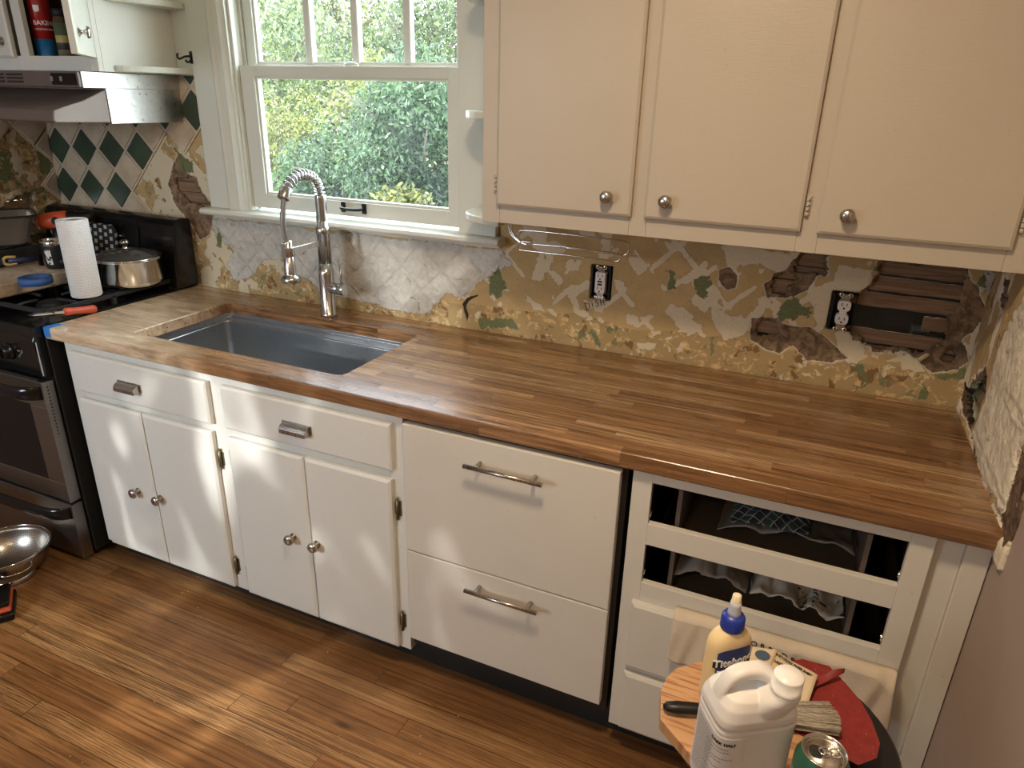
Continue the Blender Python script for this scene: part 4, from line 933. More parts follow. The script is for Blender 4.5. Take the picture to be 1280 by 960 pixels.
for x, z, a in ((-2.820, .826, .006), (-2.815, .814, .003), (-2.806, .822, .004), (-2.823, .806, .002), (-2.803, .828, .003)): mb.box((x-a, -.6945, z-.002), (x+a, -.6925, z+.002))
mb.build('panel_marks', M['greyink'], cp)
# door
mb = MB(); z0, z1 = .262, .728
for a, b, c_, d_ in ((SL+.004, SR-.002, z0, z0+.075), (SL+.004, SR-.002, z1-.095, z1), (SL+.004, SL+.075, z0+.075, z1-.095), (SR-.095, SR-.002, z0+.075, z1-.095)): mb.box((a, -.700, c_), (b, -.662, d_))
od = mb.build('oven_door', M['stovesteel'], st, bevel=.003)
mb = MB(); mb.box((SL+.07, -.699, z0+.07), (SR-.09, -.667, z1-.09)); mb.build('door_glass', M['blackgloss'], od)
mb = MB(); mb.prism([(-.662, z0), (-.703, z0), (-.703, z1), (-.662, z1)], SR-.002, SR+.0015, lambda u, v, w_: Vector((w_, u, v)))
mb.build('side_trim', M['stovesteel'], od, bevel=.0008)
mb = MB()
for k in range(15): mb.box((SR+.0012, -.688, z1-.022-k*.0125), (SR+.0019, -.683, z1-.016-k*.0125))
mb.build('vent_slots', M['blackink'], od)
def oven_handle(z, yf, parent):
    pts = smoothpath([(SR-.012, yf, z-.006), (SR-.030, yf-.030, z), (SR-.09, yf-.048, z+.002), (SR-.25, yf-.056, z+.004), (SL+.28, yf-.056, z+.004), (SL+.09, yf-.048, z+.002), (SL+.03, yf-.030, z), (SL+.012, yf, z-.006)], 6)
    mb = MB(); rr = []
    for i, p in enumerate(pts): rr.append([p+Vector((0, .012*math.cos(a), .024*math.sin(a))) for a in [2*PI*k/14 for k in range(14)]])
    mb.rings(rr); return mb.build('handle', M['enamel'], parent)
oven_handle(.694, -.700, od)
mb = MB(); mb.box((SL+.02, -.696, .728), (SR-.03, -.690, .736)); mb.build('vent_gap', M['blackink'], st)
mb = MB(); mb.box((SL+.004, -.700, .022), (SR-.002, -.662, .250)); sd = mb.build('storage_drawer', M['stovesteel'], st, bevel=.004)
mb = MB(); mb.prism([(-.662, .022), (-.703, .022), (-.703, .250), (-.662, .250)], SR-.002, SR+.0015, lambda u, v, w_: Vector((w_, u, v))); mb.build('side_trim', M['stovesteel'], sd, bevel=.0008)
oven_handle(.222, -.700, sd)
# burners and grates
for bx, by in ((-2.90, -.50), (-2.90, -.22), (-3.28, -.50), (-3.28, -.22)):
    mb = MB(); mb.lathe([(.050, .9185), (.050, .930), (.042, .932), (.042, .938), (.036, .942), (.001, .942)], (bx, by, 0), 28); mb.build('burner', M['iron'], st)
def bar(mb, a, b, w_=.006, h_=.007):
    a, b = Vector(a), Vector(b); d = (b-a).normalized(); s = Vector((-d.y, d.x, 0))*w_ if abs(d.z) < .9 else Vector((w_, 0, 0)); u_ = s.cross(d).normalized()*h_
    mb.rings([[p+s+u_, p-s+u_, p-s-u_, p+s-u_] for p in (a, b)], smooth=False)
for cx in (-2.90, -3.28):
    mb = MB(); x0, x1, ya, yb = cx-.155, cx+.155, -.625, -.115; z = .952
    for a, b in (((x0, ya, z), (x1, ya, z)), ((x0, yb, z), (x1, yb, z)), ((x0, ya, z), (x0, yb, z)), ((x1, ya, z), (x1, yb, z)), ((x0, -.37, z), (x1, -.37, z))): bar(mb, a, b)
    for by in (-.50, -.22):
        for dx, dy in ((1, 0), (-1, 0), (0, 1), (0, -1)):
            ex, ey = (.155 if dx else 0), (.125 if dy else 0)
            mb.tube(smoothpath([(cx+dx*ex, by+dy*ey, z), (cx+dx*.10, by+dy*.09, z+.004), (cx+dx*.045, by+dy*.045, z+.002)], 4), .006, 8)
    for a in (x0, x1):
        for b in (ya, -.37, yb): bar(mb, (a, b, .9185), (a, b, z))
    mb.build('grate', M['iron'], st, bevel=.001)

# ------------------------------------------------------------------ things on the stove
GZ = .9640
def paper_mat():
    t = NT('quilted_paper'); x, y, z = t.sep(t.obj()); an = t.math('ARCTAN2', y, x)
    a = t.math('ADD', t.math('MULTIPLY', an, 34), t.math('MULTIPLY', z, 560)); b = t.math('SUBTRACT', t.math('MULTIPLY', an, 34), t.math('MULTIPLY', z, 560))
    hh = t.math('MULTIPLY', t.math('SINE', a), t.math('SINE', b)); t.set(color=(.90, .90, .89), rough=.9); t.bump(t.math('ADD', hh, t.noise(t.obj(), 60, 3)), .6, .003); return t.m
M['paper'] = paper_mat()
_r = on(109, 369, 'z', GZ); rx, ry = _r.x, _r.y
pt = thing('paper_towel_roll', 'white paper towel roll standing on the stove grate', 'paper towels', (rx, ry, GZ))
mb = MB(); hgt = .268
mb.lathe([(.021, 0), (.047, 0), (.0495, .004), (.0495, hgt-.004), (.047, hgt), (.021, hgt), (.0205, hgt-.01), (.0205, .01), (.021, 0)], (rx, ry, GZ), 48, Matrix.Rotation(math.radians(0), 4, 'X'), False, False); mb.build('roll', M['paper'], pt)
mb = MB(); mb.lathe([(.0200, .001), (.0212, .001), (.0212, hgt-.002), (.0200, hgt-.002), (.0200, .001)], (rx, ry, GZ), 28, None, False, False); mb.build('cardboard_core', plain('cardboard', (.36, .26, .17), .9), pt)

# chisel with orange handle
ch = thing('chisel', 'chisel with bright orange handle lying on the front burner grate', 'chisel', (-2.72, -.53, GZ))
a, b = on(38, 394, 'z', GZ+.001), on(119, 386, 'z', H+.0150); d = (b-a).normalized(); Lh = (b-a).length; s_ = Vector((-d.y, d.x, 0)).normalized()
hl = a+d*(Lh*.50)
prof = [(0, .0), (.010, .001), (.0135, .006), (.0125, .012), (.0135, .018), (.0125, .024), (.0115, .040), (.0125, .075), (.0140, .100), (.0145, .118), (.0120, .124), (.001, .125)]
k_ = Lh*.5/.125; q_ = d.to_track_quat('Z', 'Y').to_matrix().to_4x4()
mb = MB(); mb.lathe([(r, z*k_) for r, z in prof], hl, 20, q_); mb.build('handle', M['orange'], ch)
mb = MB(); rr = []
for f_, w1, t1 in ((-.0, .0105, .0006), (.10, .0105, .0022), (.6, .0095, .0028), (.68, .0050, .004), (.98, .0045, .0045)):
    p = a+(hl-a)*f_; rr.append([p+s_*w1+Vector((0, 0, t1)), p-s_*w1+Vector((0, 0, t1)), p-s_*w1-Vector((0, 0, t1)), p+s_*w1-Vector((0, 0, t1))])
mb.rings(rr, smooth=False); mb.build('blade', M['chrome'], ch)

# pot with glass lid
_p = on(150, 357, 'z', GZ); px_, py_ = _p.x, _p.y+.05
po = thing('cooking_pot', 'stainless cooking pot with glass lid on the back burner', 'pot', (px_, py_, GZ))
R_ = .118
mb = MB(); mb.lathe([(.001, 0), (R_-.012, 0), (R_-.002, .010), (R_, .020), (R_, .095), (R_+.004, .098), (R_+.002, .100), (R_-.002, .097), (R_-.003, .02), (R_-.012, .006), (.001, .005)], (px_, py_, GZ), 48); mb.build('body', M['chrome'], po)
t = NT('tinted_lid_glass'); M['lidglass'] = t.set(color=(.10, .10, .10), rough=.06, trans=.35)
mb = MB(); mb.lathe([(R_-.004, .0), (R_-.02, .010), (R_*.6, .020), (R_*.3, .026), (.001, .028), (.001, .025), (R_*.3, .023), (R_*.6, .017), (R_-.021, .007), (R_-.004, -.003)], (px_, py_, GZ+.103), 48, None, False, False); ld = mb.build('lid', M['lidglass'], po)
mb = MB(); mb.lathe([(R_-.006, 0), (R_+.003, 0), (R_+.003, .005), (R_-.006, .006), (R_-.006, 0)], (px_, py_, GZ+.100), 48, None, False, False); mb.build('lid_rim', M['chrome'], ld)
mb = MB(); mb.lathe([(.014, .0), (.009, .006), (.008, .014), (.016, .020), (.018, .028), (.012, .034), (.001, .035)], (px_, py_, GZ+.129), 24); mb.build('lid_knob', M['chrome'], ld)
mb = MB()
for s in (-1, 1): mb.tube(smoothpath([(px_+s*.10-.03, py_-.075, GZ+.08), (px_+s*.15-.02, py_-.09, GZ+.083), (px_+s*.15+.02, py_-.055, GZ+.083), (px_+s*.112, py_-.03, GZ+.08)], 5), .004, 8) if s < 0 else None
mb.build('side_handle', M['chrome'], po)
# patterned pot holder leaning on the back panel
t = NT('white_on_black_print'); x, y, z = t.sep(t.obj())
fa_ = t.math('FRACT', t.math('MULTIPLY', x, 34)); fb_ = t.math('FRACT', t.math('MULTIPLY', t.math('ADD', z, t.math('MULTIPLY', t.math('FLOOR', t.math('MULTIPLY', x, 34)), .014)), 34))
ck = t.math('MULTIPLY', t.math('LESS_THAN', fa_, .55), t.math('LESS_THAN', fb_, .5)); M['print'] = t.set(color=t.mix(ck, (.012, .012, .013), (.42, .42, .40)), rough=.9)
mb = MB(); mb.prism(rrect(-3.17, 0, -2.99, .18, .03, 5), 0, .012, lambda u, v, w_: Vector((u, -.150+v*.12+w_+.004*math.sin(u*40), GZ+.004+v))); tag(mb.build('pot_holder', M['print'], bevel=.003), 'black pot holder with white print standing behind the pot', 'pot holder')

# thick pale board over the left burners
t = NT('smeared_pale_board'); n = t.noise(t.scale(t.obj(), (2, 7, 7)), 3, 5, .6, 1); v_ = t.noise(t.scale(t.obj(), (8, 3, 12)), 3, 5, .7, 2.5)
M['smeared'] = t.set(color=t.mix(t.step(v_, .61, .64), t.ramp(n, [(.3, (.42, .31, .21)), (.7, (.62, .50, .38))]), (.05, .025, .018)), rough=.6)
mb = MB(); mb.box((SL+.02, -.640, GZ+.001), (-2.985, -.235, GZ+.048)); tag(mb.build('offcut_slab', M['smeared'], bevel=.006), 'thick pale wooden slab with dark smears lying over the left burners', 'wooden slab')
BZ = GZ+.0485
# tumbler
tx, ty = -3.065, -.335
tb = thing('tumbler', 'black insulated tumbler with steel rim and sticker on the wooden slab', 'tumbler', (tx, ty, BZ))
mb = MB(); mb.lathe([(.001, 0), (.037, 0), (.040, .004), (.046, .085), (.046, .088), (.001, .088)], (tx, ty, BZ), 36); mb.build('body', plain('black_powder_coat', (.012, .012, .013), .45, bumpsc=300), tb)
mb = MB(); mb.lathe([(.0455, .088), (.0465, .090), (.0465, .104), (.0445, .106), (.0425, .104), (.0425, .080), (.001, .080)], (tx, ty, BZ), 36, None, False, False); mb.build('rim', M['chrome'], tb)
def cyl_warp(cx, cy, r, ang, z0, taper=0):
    def f(a, b, c):
        rr = r+taper*b; th = ang+a/r; return Vector((cx+(rr+.0006+c)*math.cos(th), cy+(rr+.0006+c)*math.sin(th), z0+b))
    return f
ca = math.atan2(CAM[1]-ty, CAM[0]-tx)
text('YETI', .016, (0, 0, 0), (1, 0, 0), (0, 0, 1), M['greyink'], tb, warp=cyl_warp(tx, ty, .0415, ca+.05, BZ+.022, .09))
mb = MB(); f = cyl_warp(tx, ty, .0405, ca-.95, BZ+.018, .09)
rrg = [[f(a, b, 0) for a in np.linspace(0, .022, 8)]+[f(a, b, .0006) for a in np.linspace(.022, 0, 8)] for b in (0, .02, .04, .056)]; mb.rings(rrg, smooth=False)
t = NT('sticker_print'); n = t.noise(t.obj(), 55, 3, .6, 1); mm = t.set(color=t.mix(t.step(n, .52, .55), (.75, .75, .72), (.02, .02, .02)), rough=.5); mb.build('sticker', mm, tb)
# masking tape roll, blue, lying by the tumbler
mb = MB(); c_ = on(42, 358, 'z', BZ); mb.lathe([(.038, 0), (.052, 0), (.052, .024), (.038, .024), (.038, 0)], (c_.x-.03, c_.y+.03, BZ), 40, None, False, False); tag(mb.build('tape_roll', plain('blue_tape_edge', (.035, .10, .30), .6, bumpsc=70)), 'roll of blue masking tape lying on the slab beside the tumbler', 'tape')
# drill
dx_, dy_ = -3.175, -.190
dr = thing('cordless_drill', 'orange and black cordless drill standing behind the tumbler', 'drill', (dx_, dy_, GZ))
ax_ = Vector((.80, .60, .10)).normalized(); q_ = ax_.to_track_quat('Z', 'Y').to_matrix().to_4x4(); hc = Vector((dx_-.01, dy_-.03, 1.165))
mb = MB(); mb.lathe([(.010, -.075), (.024, -.068), (.031, -.045), (.033, -.01), (.033, .03), (.030, .04)], hc, 24, q_); hd = mb.build('motor_housing', M['orange'], dr)
mb = MB(); mb.lathe([(.030, .040), (.032, .042), (.032, .066), (.026, .072), (.024, .085), (.022, .12), (.014, .13), (.006, .131)], hc, 24, q_); mb.build('chuck', M['blackmetal'], dr)
mb = MB(); side = Vector((.60, -.80, 0)); pc = hc+side*.029
mb.cone(pc, pc+side*.006, .016, .014, 16); mb.build('housing_badge', M['blackmetal'], hd)
mb = MB(); rr = []
for f_, w1, w2 in ((0, .020, .026), (.35, .017, .022), (.75, .018, .025), (.85, .028, .045), (1.0, .030, .050)):
    c = hc+Vector((-.01, -.005, -.02))+Vector((.01, 0, -.180))*f_; rr.append([c+ax_*(w2*math.cos(a))+side*(w1*math.sin(a)) for a in [2*PI*k/16 for k in range(16)]])
mb.rings(rr); gp_ = mb.build('grip', M['blackmetal'], dr)
mb = MB(); c = hc+ax_*.025+Vector((0, 0, -.045)); mb.tube(smoothpath([c+Vector((0, 0, .02)), c+Vector((.008, 0, -.01)), c+Vector((.0, 0, -.04)), c+Vector((.006, 0, -.09))], 5), .007, 8); mb.build('trigger_guard', M['orange'], dr)
# black tool case with steel pan standing on it, and clamp
mb = MB(); mb.box((LX+.02, -.64, BZ), (-3.235, -.28, BZ+.062)); mb.box((LX+.02, -.60, BZ+.062), (-3.25, -.30, BZ+.070)); tag(mb.build('tool_case', M['black_kick'], bevel=.012, seg=3), 'flat black case lying on the slab at the left edge of the stove', 'case')
M['pansteel'] = plain('pan_steel', (.80, .78, .75), .42, 1.)
pn = thing('steel_pan', 'large deep stainless pan at the left edge of the photo, on the black case', 'pan', (-3.33, -.42, BZ+.07))
zb = BZ+.0705; mb = MB()
def pr_(x0, y0, x1, y1, r, z): return [Vector((x, y, z)) for x, y in rrect(x0, y0, x1, y1, r, 5)]
mb.rings([pr_(LX+.05, -.55, -3.27, -.31, .03, zb), pr_(LX+.03, -.575, -3.25, -.285, .04, zb+.012), pr_(LX+.015, -.60, -3.23, -.255, .04, zb+.105), pr_(LX+.012, -.605, -3.222, -.248, .04, zb+.107), pr_(LX+.012, -.605, -3.222, -.248, .04, zb+.112), pr_(LX+.02, -.59, -3.24, -.265, .035, zb+.110), pr_(LX+.05, -.55, -3.27, -.31, .03, zb+.006)]); pnb = mb.build('body', M['pansteel'], pn)
mb = MB(); mb.tube([Vector(p)+Vector((0, 0, .112)) for p in pr_(LX+.012, -.605, -3.222, -.248, .04, zb)], .0045, 8, closed=True); mb.build('rim', M['blackmetal'], pn); pn.rotation_euler.z = math.radians(-28)
cl = thing('bar_clamp', 'bar clamp with yellow pad and dark blue handle on the wooden slab', 'clamp', (-3.12, -.45, BZ))
a = on(4, 327, 'z', BZ+.030); b = on(50, 322, 'z', BZ+.030); d = (b-a).normalized()
mb = MB(); s2 = Vector((-d.y, d.x, 0))
mb.tube(smoothpath([a+d*.042+Vector((0, 0, .012)), a+d*.01+Vector((0, 0, .014)), a+Vector((0, 0, .0)), a+d*.01+Vector((0, 0, -.012)), a+d*.042+Vector((0, 0, -.011))], 5), .0055, 8); mb.build('yellow_pad', plain('yellow_plastic', (.55, .38, .10), .5), cl)
mb = MB(); mb.tube([a+d*.015, a+d*.06, b], [.011, .010, .007], 10); mb.cone(a-d*.05+Vector((0, 0, 0)), a-d*.004, .012, seg=10); mb.build('handle', plain('dark_blue_plastic', (.02, .03, .10), .4), cl)
mb = MB(); mb.box(b-Vector((.006, .006, .030)), b+Vector((.006, .006, .012))); mb.build('jaw', M['blackmetal'], cl)

# ------------------------------------------------------------------ range hood
hd = thing('range_hood', 'stainless under-cabinet range hood with brown visor above the stove', 'range hood', (-3.05, -.25, 1.54))
HR, HL = -2.662, LX+.01
mb = MB(); mb.box((HL, -.392, 1.650), (HR, -.012, 1.698)); mb.build('upper_box', M['hood'], hd, bevel=.001)
mb = MB(); mb.box((HL, -.312, 1.540), (HR-.002, -.012, 1.650)); mb.build('lower_box', M['hood'], hd, bevel=.001)
mb = MB(); mb.box((HL, -.402, 1.652), (HR-.004, -.3925, 1.697)); fp = mb.build('front_panel', M['visor'], hd, bevel=.001)
mb = MB()
for g in range(3):
    for k in range(3):
        x1 = -2.905-g*.096-.03; mb.box((x1-.080, -.4045, 1.661+k*.011), (x1, -.4015, 1.667+k*.011))
mb.build('vent_slots', M['blackink'], fp)
mb = MB(); mb.box((-2.790, -.4050, 1.657), (-2.675, -.4015, 1.692)); mb.build('control_strip', M['blackgloss'], fp)
for x in (-2.790, -2.745):
    mb = MB(); mb.box((x, -.409, 1.668), (x+.010, -.404, 1.682)); mb.build('switch', M['greyink'], fp)
vz = [(-.313, 1.543), (-.505, 1.546), (-.512, 1.552), (-.506, 1.583), (-.470, 1.594), (-.40, 1.612), (-.330, 1.640), (-.313, 1.646)]
mb = MB(); mb.prism(vz, HL, HR-.003, lambda u, v, w_: Vector((w_, u, v))); mb.build('visor', M['visor'], hd, bevel=.003)

# ------------------------------------------------------------------ upper left cabinet
lc = thing('upper_cabinet', 'off-white upper cabinet above the range hood with one door standing open', 'cabinet', (-3.05, -.16, 1.70))
CR, CB = -2.656, 1.7
mb = MB()
mb.box((CR-.016, -.312, CB), (CR, -.012, ZT)); mb.box((LX+.004, -.312, CB), (CR-.016, -.012, CB+.016)); mb.box((LX+.004, -.024, CB+.016), (CR-.016, -.012, ZT)); mb.box((LX+.004, -.312, CB+.016), (LX+.02, -.024, ZT)); mb.box((LX+.004, -.312, ZT-.02), (CR, -.012, ZT))
mb.box((CR-.030, -U, CB), (CR, -.312, ZT)); mb.box((-3.030, -U, CB), (-2.985, -.312, ZT)); mb.box((LX+.004, -U, CB), (LX+.03, -.312, ZT))
mb.box((LX+.03, -U, CB), (-3.030, -.312, CB+.046)); mb.box((-2.985, -U, CB), (CR-.030, -.312, CB+.046)); mb.box((LX+.03, -U, ZT-.05), (CR-.03, -.312, ZT))
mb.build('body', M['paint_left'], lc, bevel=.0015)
mb = MB(); mb.box((CR-.0165, -.310, CB+.02), (CR-.0162, -.02, ZT-.03)); mb.box((LX+.03, -.0255, CB+.02), (CR-.02, -.0245, ZT-.03)); mb.build('lining', M['inside'], lc)
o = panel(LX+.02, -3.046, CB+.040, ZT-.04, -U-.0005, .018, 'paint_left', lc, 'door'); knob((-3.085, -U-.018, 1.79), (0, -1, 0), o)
# open door, hinged on its right edge
th = math.radians(134); hx_, hy_ = CR-.026, -U-.006; dd = Vector((-math.cos(th), -math.sin(th), 0)); nn_ = Vector((math.sin(th), -math.cos(th), 0))
mb = MB(); w_ = .292; t_ = .022
mb.rings([[Vector((hx_, hy_, z))+dd*a+nn_*b for a, b in ((.004, 0), (w_, 0), (w_, t_-.005), (w_-.007, t_), (.011, t_), (.004, t_-.005))] for z in (CB+.040, ZT-.04)], smooth=False)
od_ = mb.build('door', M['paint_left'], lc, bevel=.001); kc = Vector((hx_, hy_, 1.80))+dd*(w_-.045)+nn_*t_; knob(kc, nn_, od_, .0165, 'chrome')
for z in (1.81,):
    mb = MB(); mb.box((CR-.028, -U-.004, z-.03), (CR-.006, -U, z+.03)); mb.cone((CR-.026, -U-.008, z-.028), (CR-.026, -U-.008, z+.028), .005, seg=10); mb.build('hinge', M['chrome'], lc)
# contents
kx_, ky_ = -2.995, -.255; cz0 = CB+.0165
cn = thing('spray_can', 'red and blue baking spray can in the open upper cabinet', 'spray can', (kx_, ky_, cz0))
mb = MB(); mb.lathe([(.001, .0), (.031, .0), (.033, .004), (.033, .085)], (kx_, ky_, cz0), 36); mb.build('blue_band', plain('blue_can_paint', (.02, .16, .36), .35), cn)
mb = MB(); mb.lathe([(.033, .085), (.033, .205), (.030, .215), (.024, .220), (.001, .220)], (kx_, ky_, cz0), 36, None, True, True); mb.build('red_body', plain('red_can_paint', (.42, .02, .015), .35), cn)
mb = MB(); mb.lathe([(.026, .220), (.026, .255), (.020, .262), (.001, .262)], (kx_, ky_, cz0), 28); mb.build('cap', plain('red_cap', (.40, .02, .015), .4), cn)
ca = math.atan2(CAM[1]-ky_, CAM[0]-kx_)
text('BAKING', .020, (0, 0, 0), (1, 0, 0), (0, 0, 1), M['whiteink'], cn, warp=cyl_warp(kx_, ky_, .033, ca-.85, cz0+.128), bold=.0004)
text('COOKING SPRAY', .0085, (0, 0, 0), (1, 0, 0), (0, 0, 1), M['whiteink'], cn, warp=cyl_warp(kx_, ky_, .033, ca-.82, cz0+.112))
f = cyl_warp(kx_, ky_, .033, ca-.55, cz0+.168); mb = MB(); mb.rings([[f(a, b, 0) for a in np.linspace(0+o_, .018-o_, 6)]+[f(a, b, .0005) for a in np.linspace(.018-o_, 0+o_, 6)] for b, o_ in ((0, .004), (.006, 0), (.020, 0))], smooth=False); mb.build('crest', M['whiteink'], cn)
jx, jy = -2.905, -.250
mb = MB(); mb.box((jx-.050, jy-.06, cz0), (jx+.080, jy+.07, cz0+.012)); tag(mb.build('wooden_coaster', M['pine'], bevel=.004), 'small light wooden tray on the floor of the open upper cabinet', 'tray')
jr = thing('spice_jar', 'spice jar with yellow and black label beside the red can', 'jar', (jx, jy, cz0+.0125))
mb = MB(); mb.lathe([(.001, 0), (.023, 0), (.025, .003), (.025, .130), (.020, .142), (.020, .146), (.001, .146)], (jx, jy, cz0+.0125), 28); mb.build('body', plain('brown_jar_contents', (.09, .055, .03), .15), jr)
mb = MB(); mb.lathe([(.022, .142), (.022, .165), (.001, .166)], (jx, jy, cz0+.0125), 24); mb.build('lid', M['blackink'], jr)
t = NT('spice_label'); x, y, z = t.sep(t.obj()); M['spl'] = t.set(color=t.ramp(t.math('MULTIPLY', z, 9.), [(0, (.25, .22, .12)), (.35, (.05, .05, .05)), (.55, (.45, .38, .12)), (.75, (.10, .14, .08))], 'CONSTANT'), rough=.5)
mb = MB(); mb.lathe([(.0253, .012), (.0256, .012), (.0256, .122), (.0253, .122)], (jx, jy, cz0+.0125), 28, None, False, False); mb.build('label', M['spl'], jr)

# ------------------------------------------------------------------ things on the floor
def perforated():
    t = NT('perforated_steel'); v = t.voro(t.obj(), 150)
    x, y, z = t.sep(t.obj()); r_ = t.math('SQRT', t.math('ADD', t.math('MULTIPLY', x, x), t.math('MULTIPLY', y, y))); an = t.math('ARCTAN2', y, x)
    a = t.math('FRACT', t.math('MULTIPLY', an, 26)); b = t.math('FRACT', t.math('MULTIPLY', t.math('ADD', z, r_), 130))
    da = t.math('SUBTRACT', a, .5); db = t.math('SUBTRACT', b, .5); rr = t.math('SQRT', t.math('ADD', t.math('MULTIPLY', da, da), t.math('MULTIPLY', db, db)))
    t.set(color=t.mix(t.step(rr, .24, .30), (.05, .045, .04), (.56, .53, .49)), metal=1., rough=.28); return t.m
M['perf'] = perforated()
cx_, cy_ = -2.905, -.862
co_ = thing('colander', 'perforated stainless colander on the floor in front of the stove', 'colander', (cx_, cy_, 0))
mb = MB(); pf = [(.075, .020), (.100, .035), (.125, .065), (.138, .100), (.141, .118)]
mb.lathe([(.001, .018)]+pf+[(r-.002, z+.001) for r, z in reversed(pf)]+[(.001, .020)], (cx_, cy_, 0), 48, None, False, False); mb.build('bowl', M['perf'], co_)
mb = MB(); mb.tube([(cx_+.143*math.cos(a), cy_+.143*math.sin(a), .120) for a in [2*PI*k/48 for k in range(48)]], .003, 8, closed=True); mb.build('rim', M['chrome'], co_)
mb = MB(); mb.lathe([(.082, .0), (.085, 0), (.078, .022), (.075, .022)], (cx_, cy_, 0), 40, None, False, False); mb.build('foot_ring', M['chrome'], co_)
for ang in (-.35, PI-.35):
    mb = MB(); u_ = Vector((math.cos(ang), math.sin(ang), 0)); v2 = Vector((-u_.y, u_.x, 0)); c = Vector((cx_, cy_, .108))
    mb.tube(smoothpath([c+u_*.135-v2*.05, c+u_*.160-v2*.042+Vector((0, 0, -.006)), c+u_*.172-v2*.02+Vector((0, 0, -.008)), c+u_*.172+v2*.02+Vector((0, 0, -.008)), c+u_*.160+v2*.042+Vector((0, 0, -.006)), c+u_*.135+v2*.05], 5), .0028, 8); mb.build('handle', M['chrome'], co_)
pw = thing('power_tool', 'foot of an orange and black power tool on the floor at the left edge', 'power tool', (-2.70, -1.03, 0))
c = on(0, 773, 'z', .0); c = Vector((c.x, c.y, 0)); q_ = Matrix.Rotation(math.radians(-35), 4, 'Z')
mb = MB(); mb.box((c.x-.12, c.y-.045, 0), (c.x+.035, c.y+.045, .028), mat=q_, piv=(c.x, c.y, 0)); mb.build('battery', M['blackmetal'], pw, bevel=.008, seg=3)
mb = MB(); mb.box((c.x-.11, c.y-.040, .028), (c.x+.022, c.y+.040, .042), mat=q_, piv=(c.x, c.y, 0)); mb.build('battery_cover', M['orange'], pw, bevel=.006, seg=3)
mb = MB(); mb.box((c.x-.11, c.y-.036, .042), (c.x+.010, c.y+.036, .060), mat=q_, piv=(c.x, c.y, 0)); mb.build('grip_base', M['blackmetal'], pw, bevel=.006, seg=3)
mb = MB(); mb.tube([c+Vector((-.06, .02, .055)), c+Vector((-.085, .02, .10)), c+Vector((-.11, .01, .17))], [.026, .020, .022], 14); mb.build('grip', M['blackmetal'], pw)
mb = MB(); mb.cone(c+Vector((-.17, -.05, .185)), c+Vector((-.06, .03, .185)), .032, .026, 20); mb.build('motor_housing', M['orange'], pw)

# ------------------------------------------------------------------ stool in the foreground and the things on it
SC = Vector((-.338, -1.135, 0)); SZ = .750; SRr = .166
so = thing('bar_stool', 'round black stool in the foreground at the bottom right', 'stool', (SC.x, SC.y, 0))
M['stoolblack'] = plain('black_painted_wood', (.014, .014, .016), .32, bumpsc=30)
mb = MB(); mb.lathe([(.001, -.034), (SRr-.012, -.034), (SRr, -.026), (SRr+.002, -.010), (SRr-.006, .0), (.001, .0)], (SC.x, SC.y, SZ), 56); mb.build('seat', M['stoolblack'], so)
for k in range(4):
    a = PI/4+k*PI/2; p0, p1 = Vector((SC.x+.11*math.cos(a), SC.y+.11*math.sin(a), SZ-.034)), Vector((SC.x+.175*math.cos(a), SC.y+.175*math.sin(a), 0)); mb = MB(); mb.cone(p1, p0, .013, .016, 14); mb.build('leg', M['stoolblack'], so)
mb = MB(); mb.tube([(SC.x+.153*math.cos(a), SC.y+.153*math.sin(a), .25) for a in [2*PI*k/40 for k in range(40)]], .008, 8, closed=True); mb.build('foot_ring', M['stoolblack'], so)
# pine board
bd = [(-.526, -1.135), (-.515, -1.105), (-.475, -1.065), (-.415, -1.030), (-.330, -1.075), (-.300, -1.200), (-.330, -1.340), (-.405, -1.345), (-.4480, -1.275), (-.515, -1.220), (-.527, -1.165)]
bd = [(x, y) for x, y in bd if True]
M['pine'] = M['pine']
t = NT('pine_offcut'); g = t.noise(t.scale(t.obj(), (10, 160, 10), (0, 0, -.9)), 1, 4, .5, .3); w2 = t.noise(t.obj(), 5, 3)
M['pineboard'] = t.set(color=t.mix(t.ramp(g, [(.5, 0.), (.62, .75)]), t.ramp(w2, [(.3, (.50, .27, .13)), (.7, (.60, .35, .18))]), (.28, .12, .05)), rough=.5)
mb = MB(); mb.prism(bd, SZ+.0005, SZ+.022); tag(mb.build('wooden_board', M['pineboard'], bevel=.0015), 'clipped-corner reddish pine board lying on the black stool', 'board')
BT = SZ+.0225
# glue bottle
g0 = on(898, 876, 'z', BT); gx, gy = g0.x, g0.y+.014
wd = Vector((RX.x, RX.y, 0)).normalized(); wd = Matrix.Rotation(math.radians(14), 4, 'Z') @ wd; dp = Vector((-wd.y, wd.x, 0))
gb = thing('glue_bottle', 'cream wood glue bottle with blue cap and blue label on the pine board', 'glue bottle', (gx, gy, BT))
def sup(a, w1, d1, n=2.6):
    c, s = math.cos(a), math.sin(a); return (math.copysign(abs(c)**(2/n), c)*w1, math.copysign(abs(s)**(2/n), s)*d1)
def oval(c, w1, d1, z, wv=wd, dv=dp, n=2.6, N=40): return [Vector((c[0], c[1], z))+wv*sup(2*PI*k/N, w1, d1, n)[0]+dv*sup(2*PI*k/N, w1, d1, n)[1] for k in range(N)]
mb = MB(); prf = [(.030, .016, 0), (.0350, .020, .004), (.0355, .0205, .02), (.0352, .0205, .115), (.0335, .0200, .128), (.027, .018, .140), (.018, .0145, .147), (.0145, .0140, .150), (.0145, .0140, .156)]
prf = [(a, b, z*.91) for a, b, z in prf]; mb.rings([oval((gx, gy), a, b, BT+z) for a, b, z in prf]); t = NT('cream_glue'); gbd = mb.build('body', t.set(color=(.80, .61, .33), rough=.38), gb)
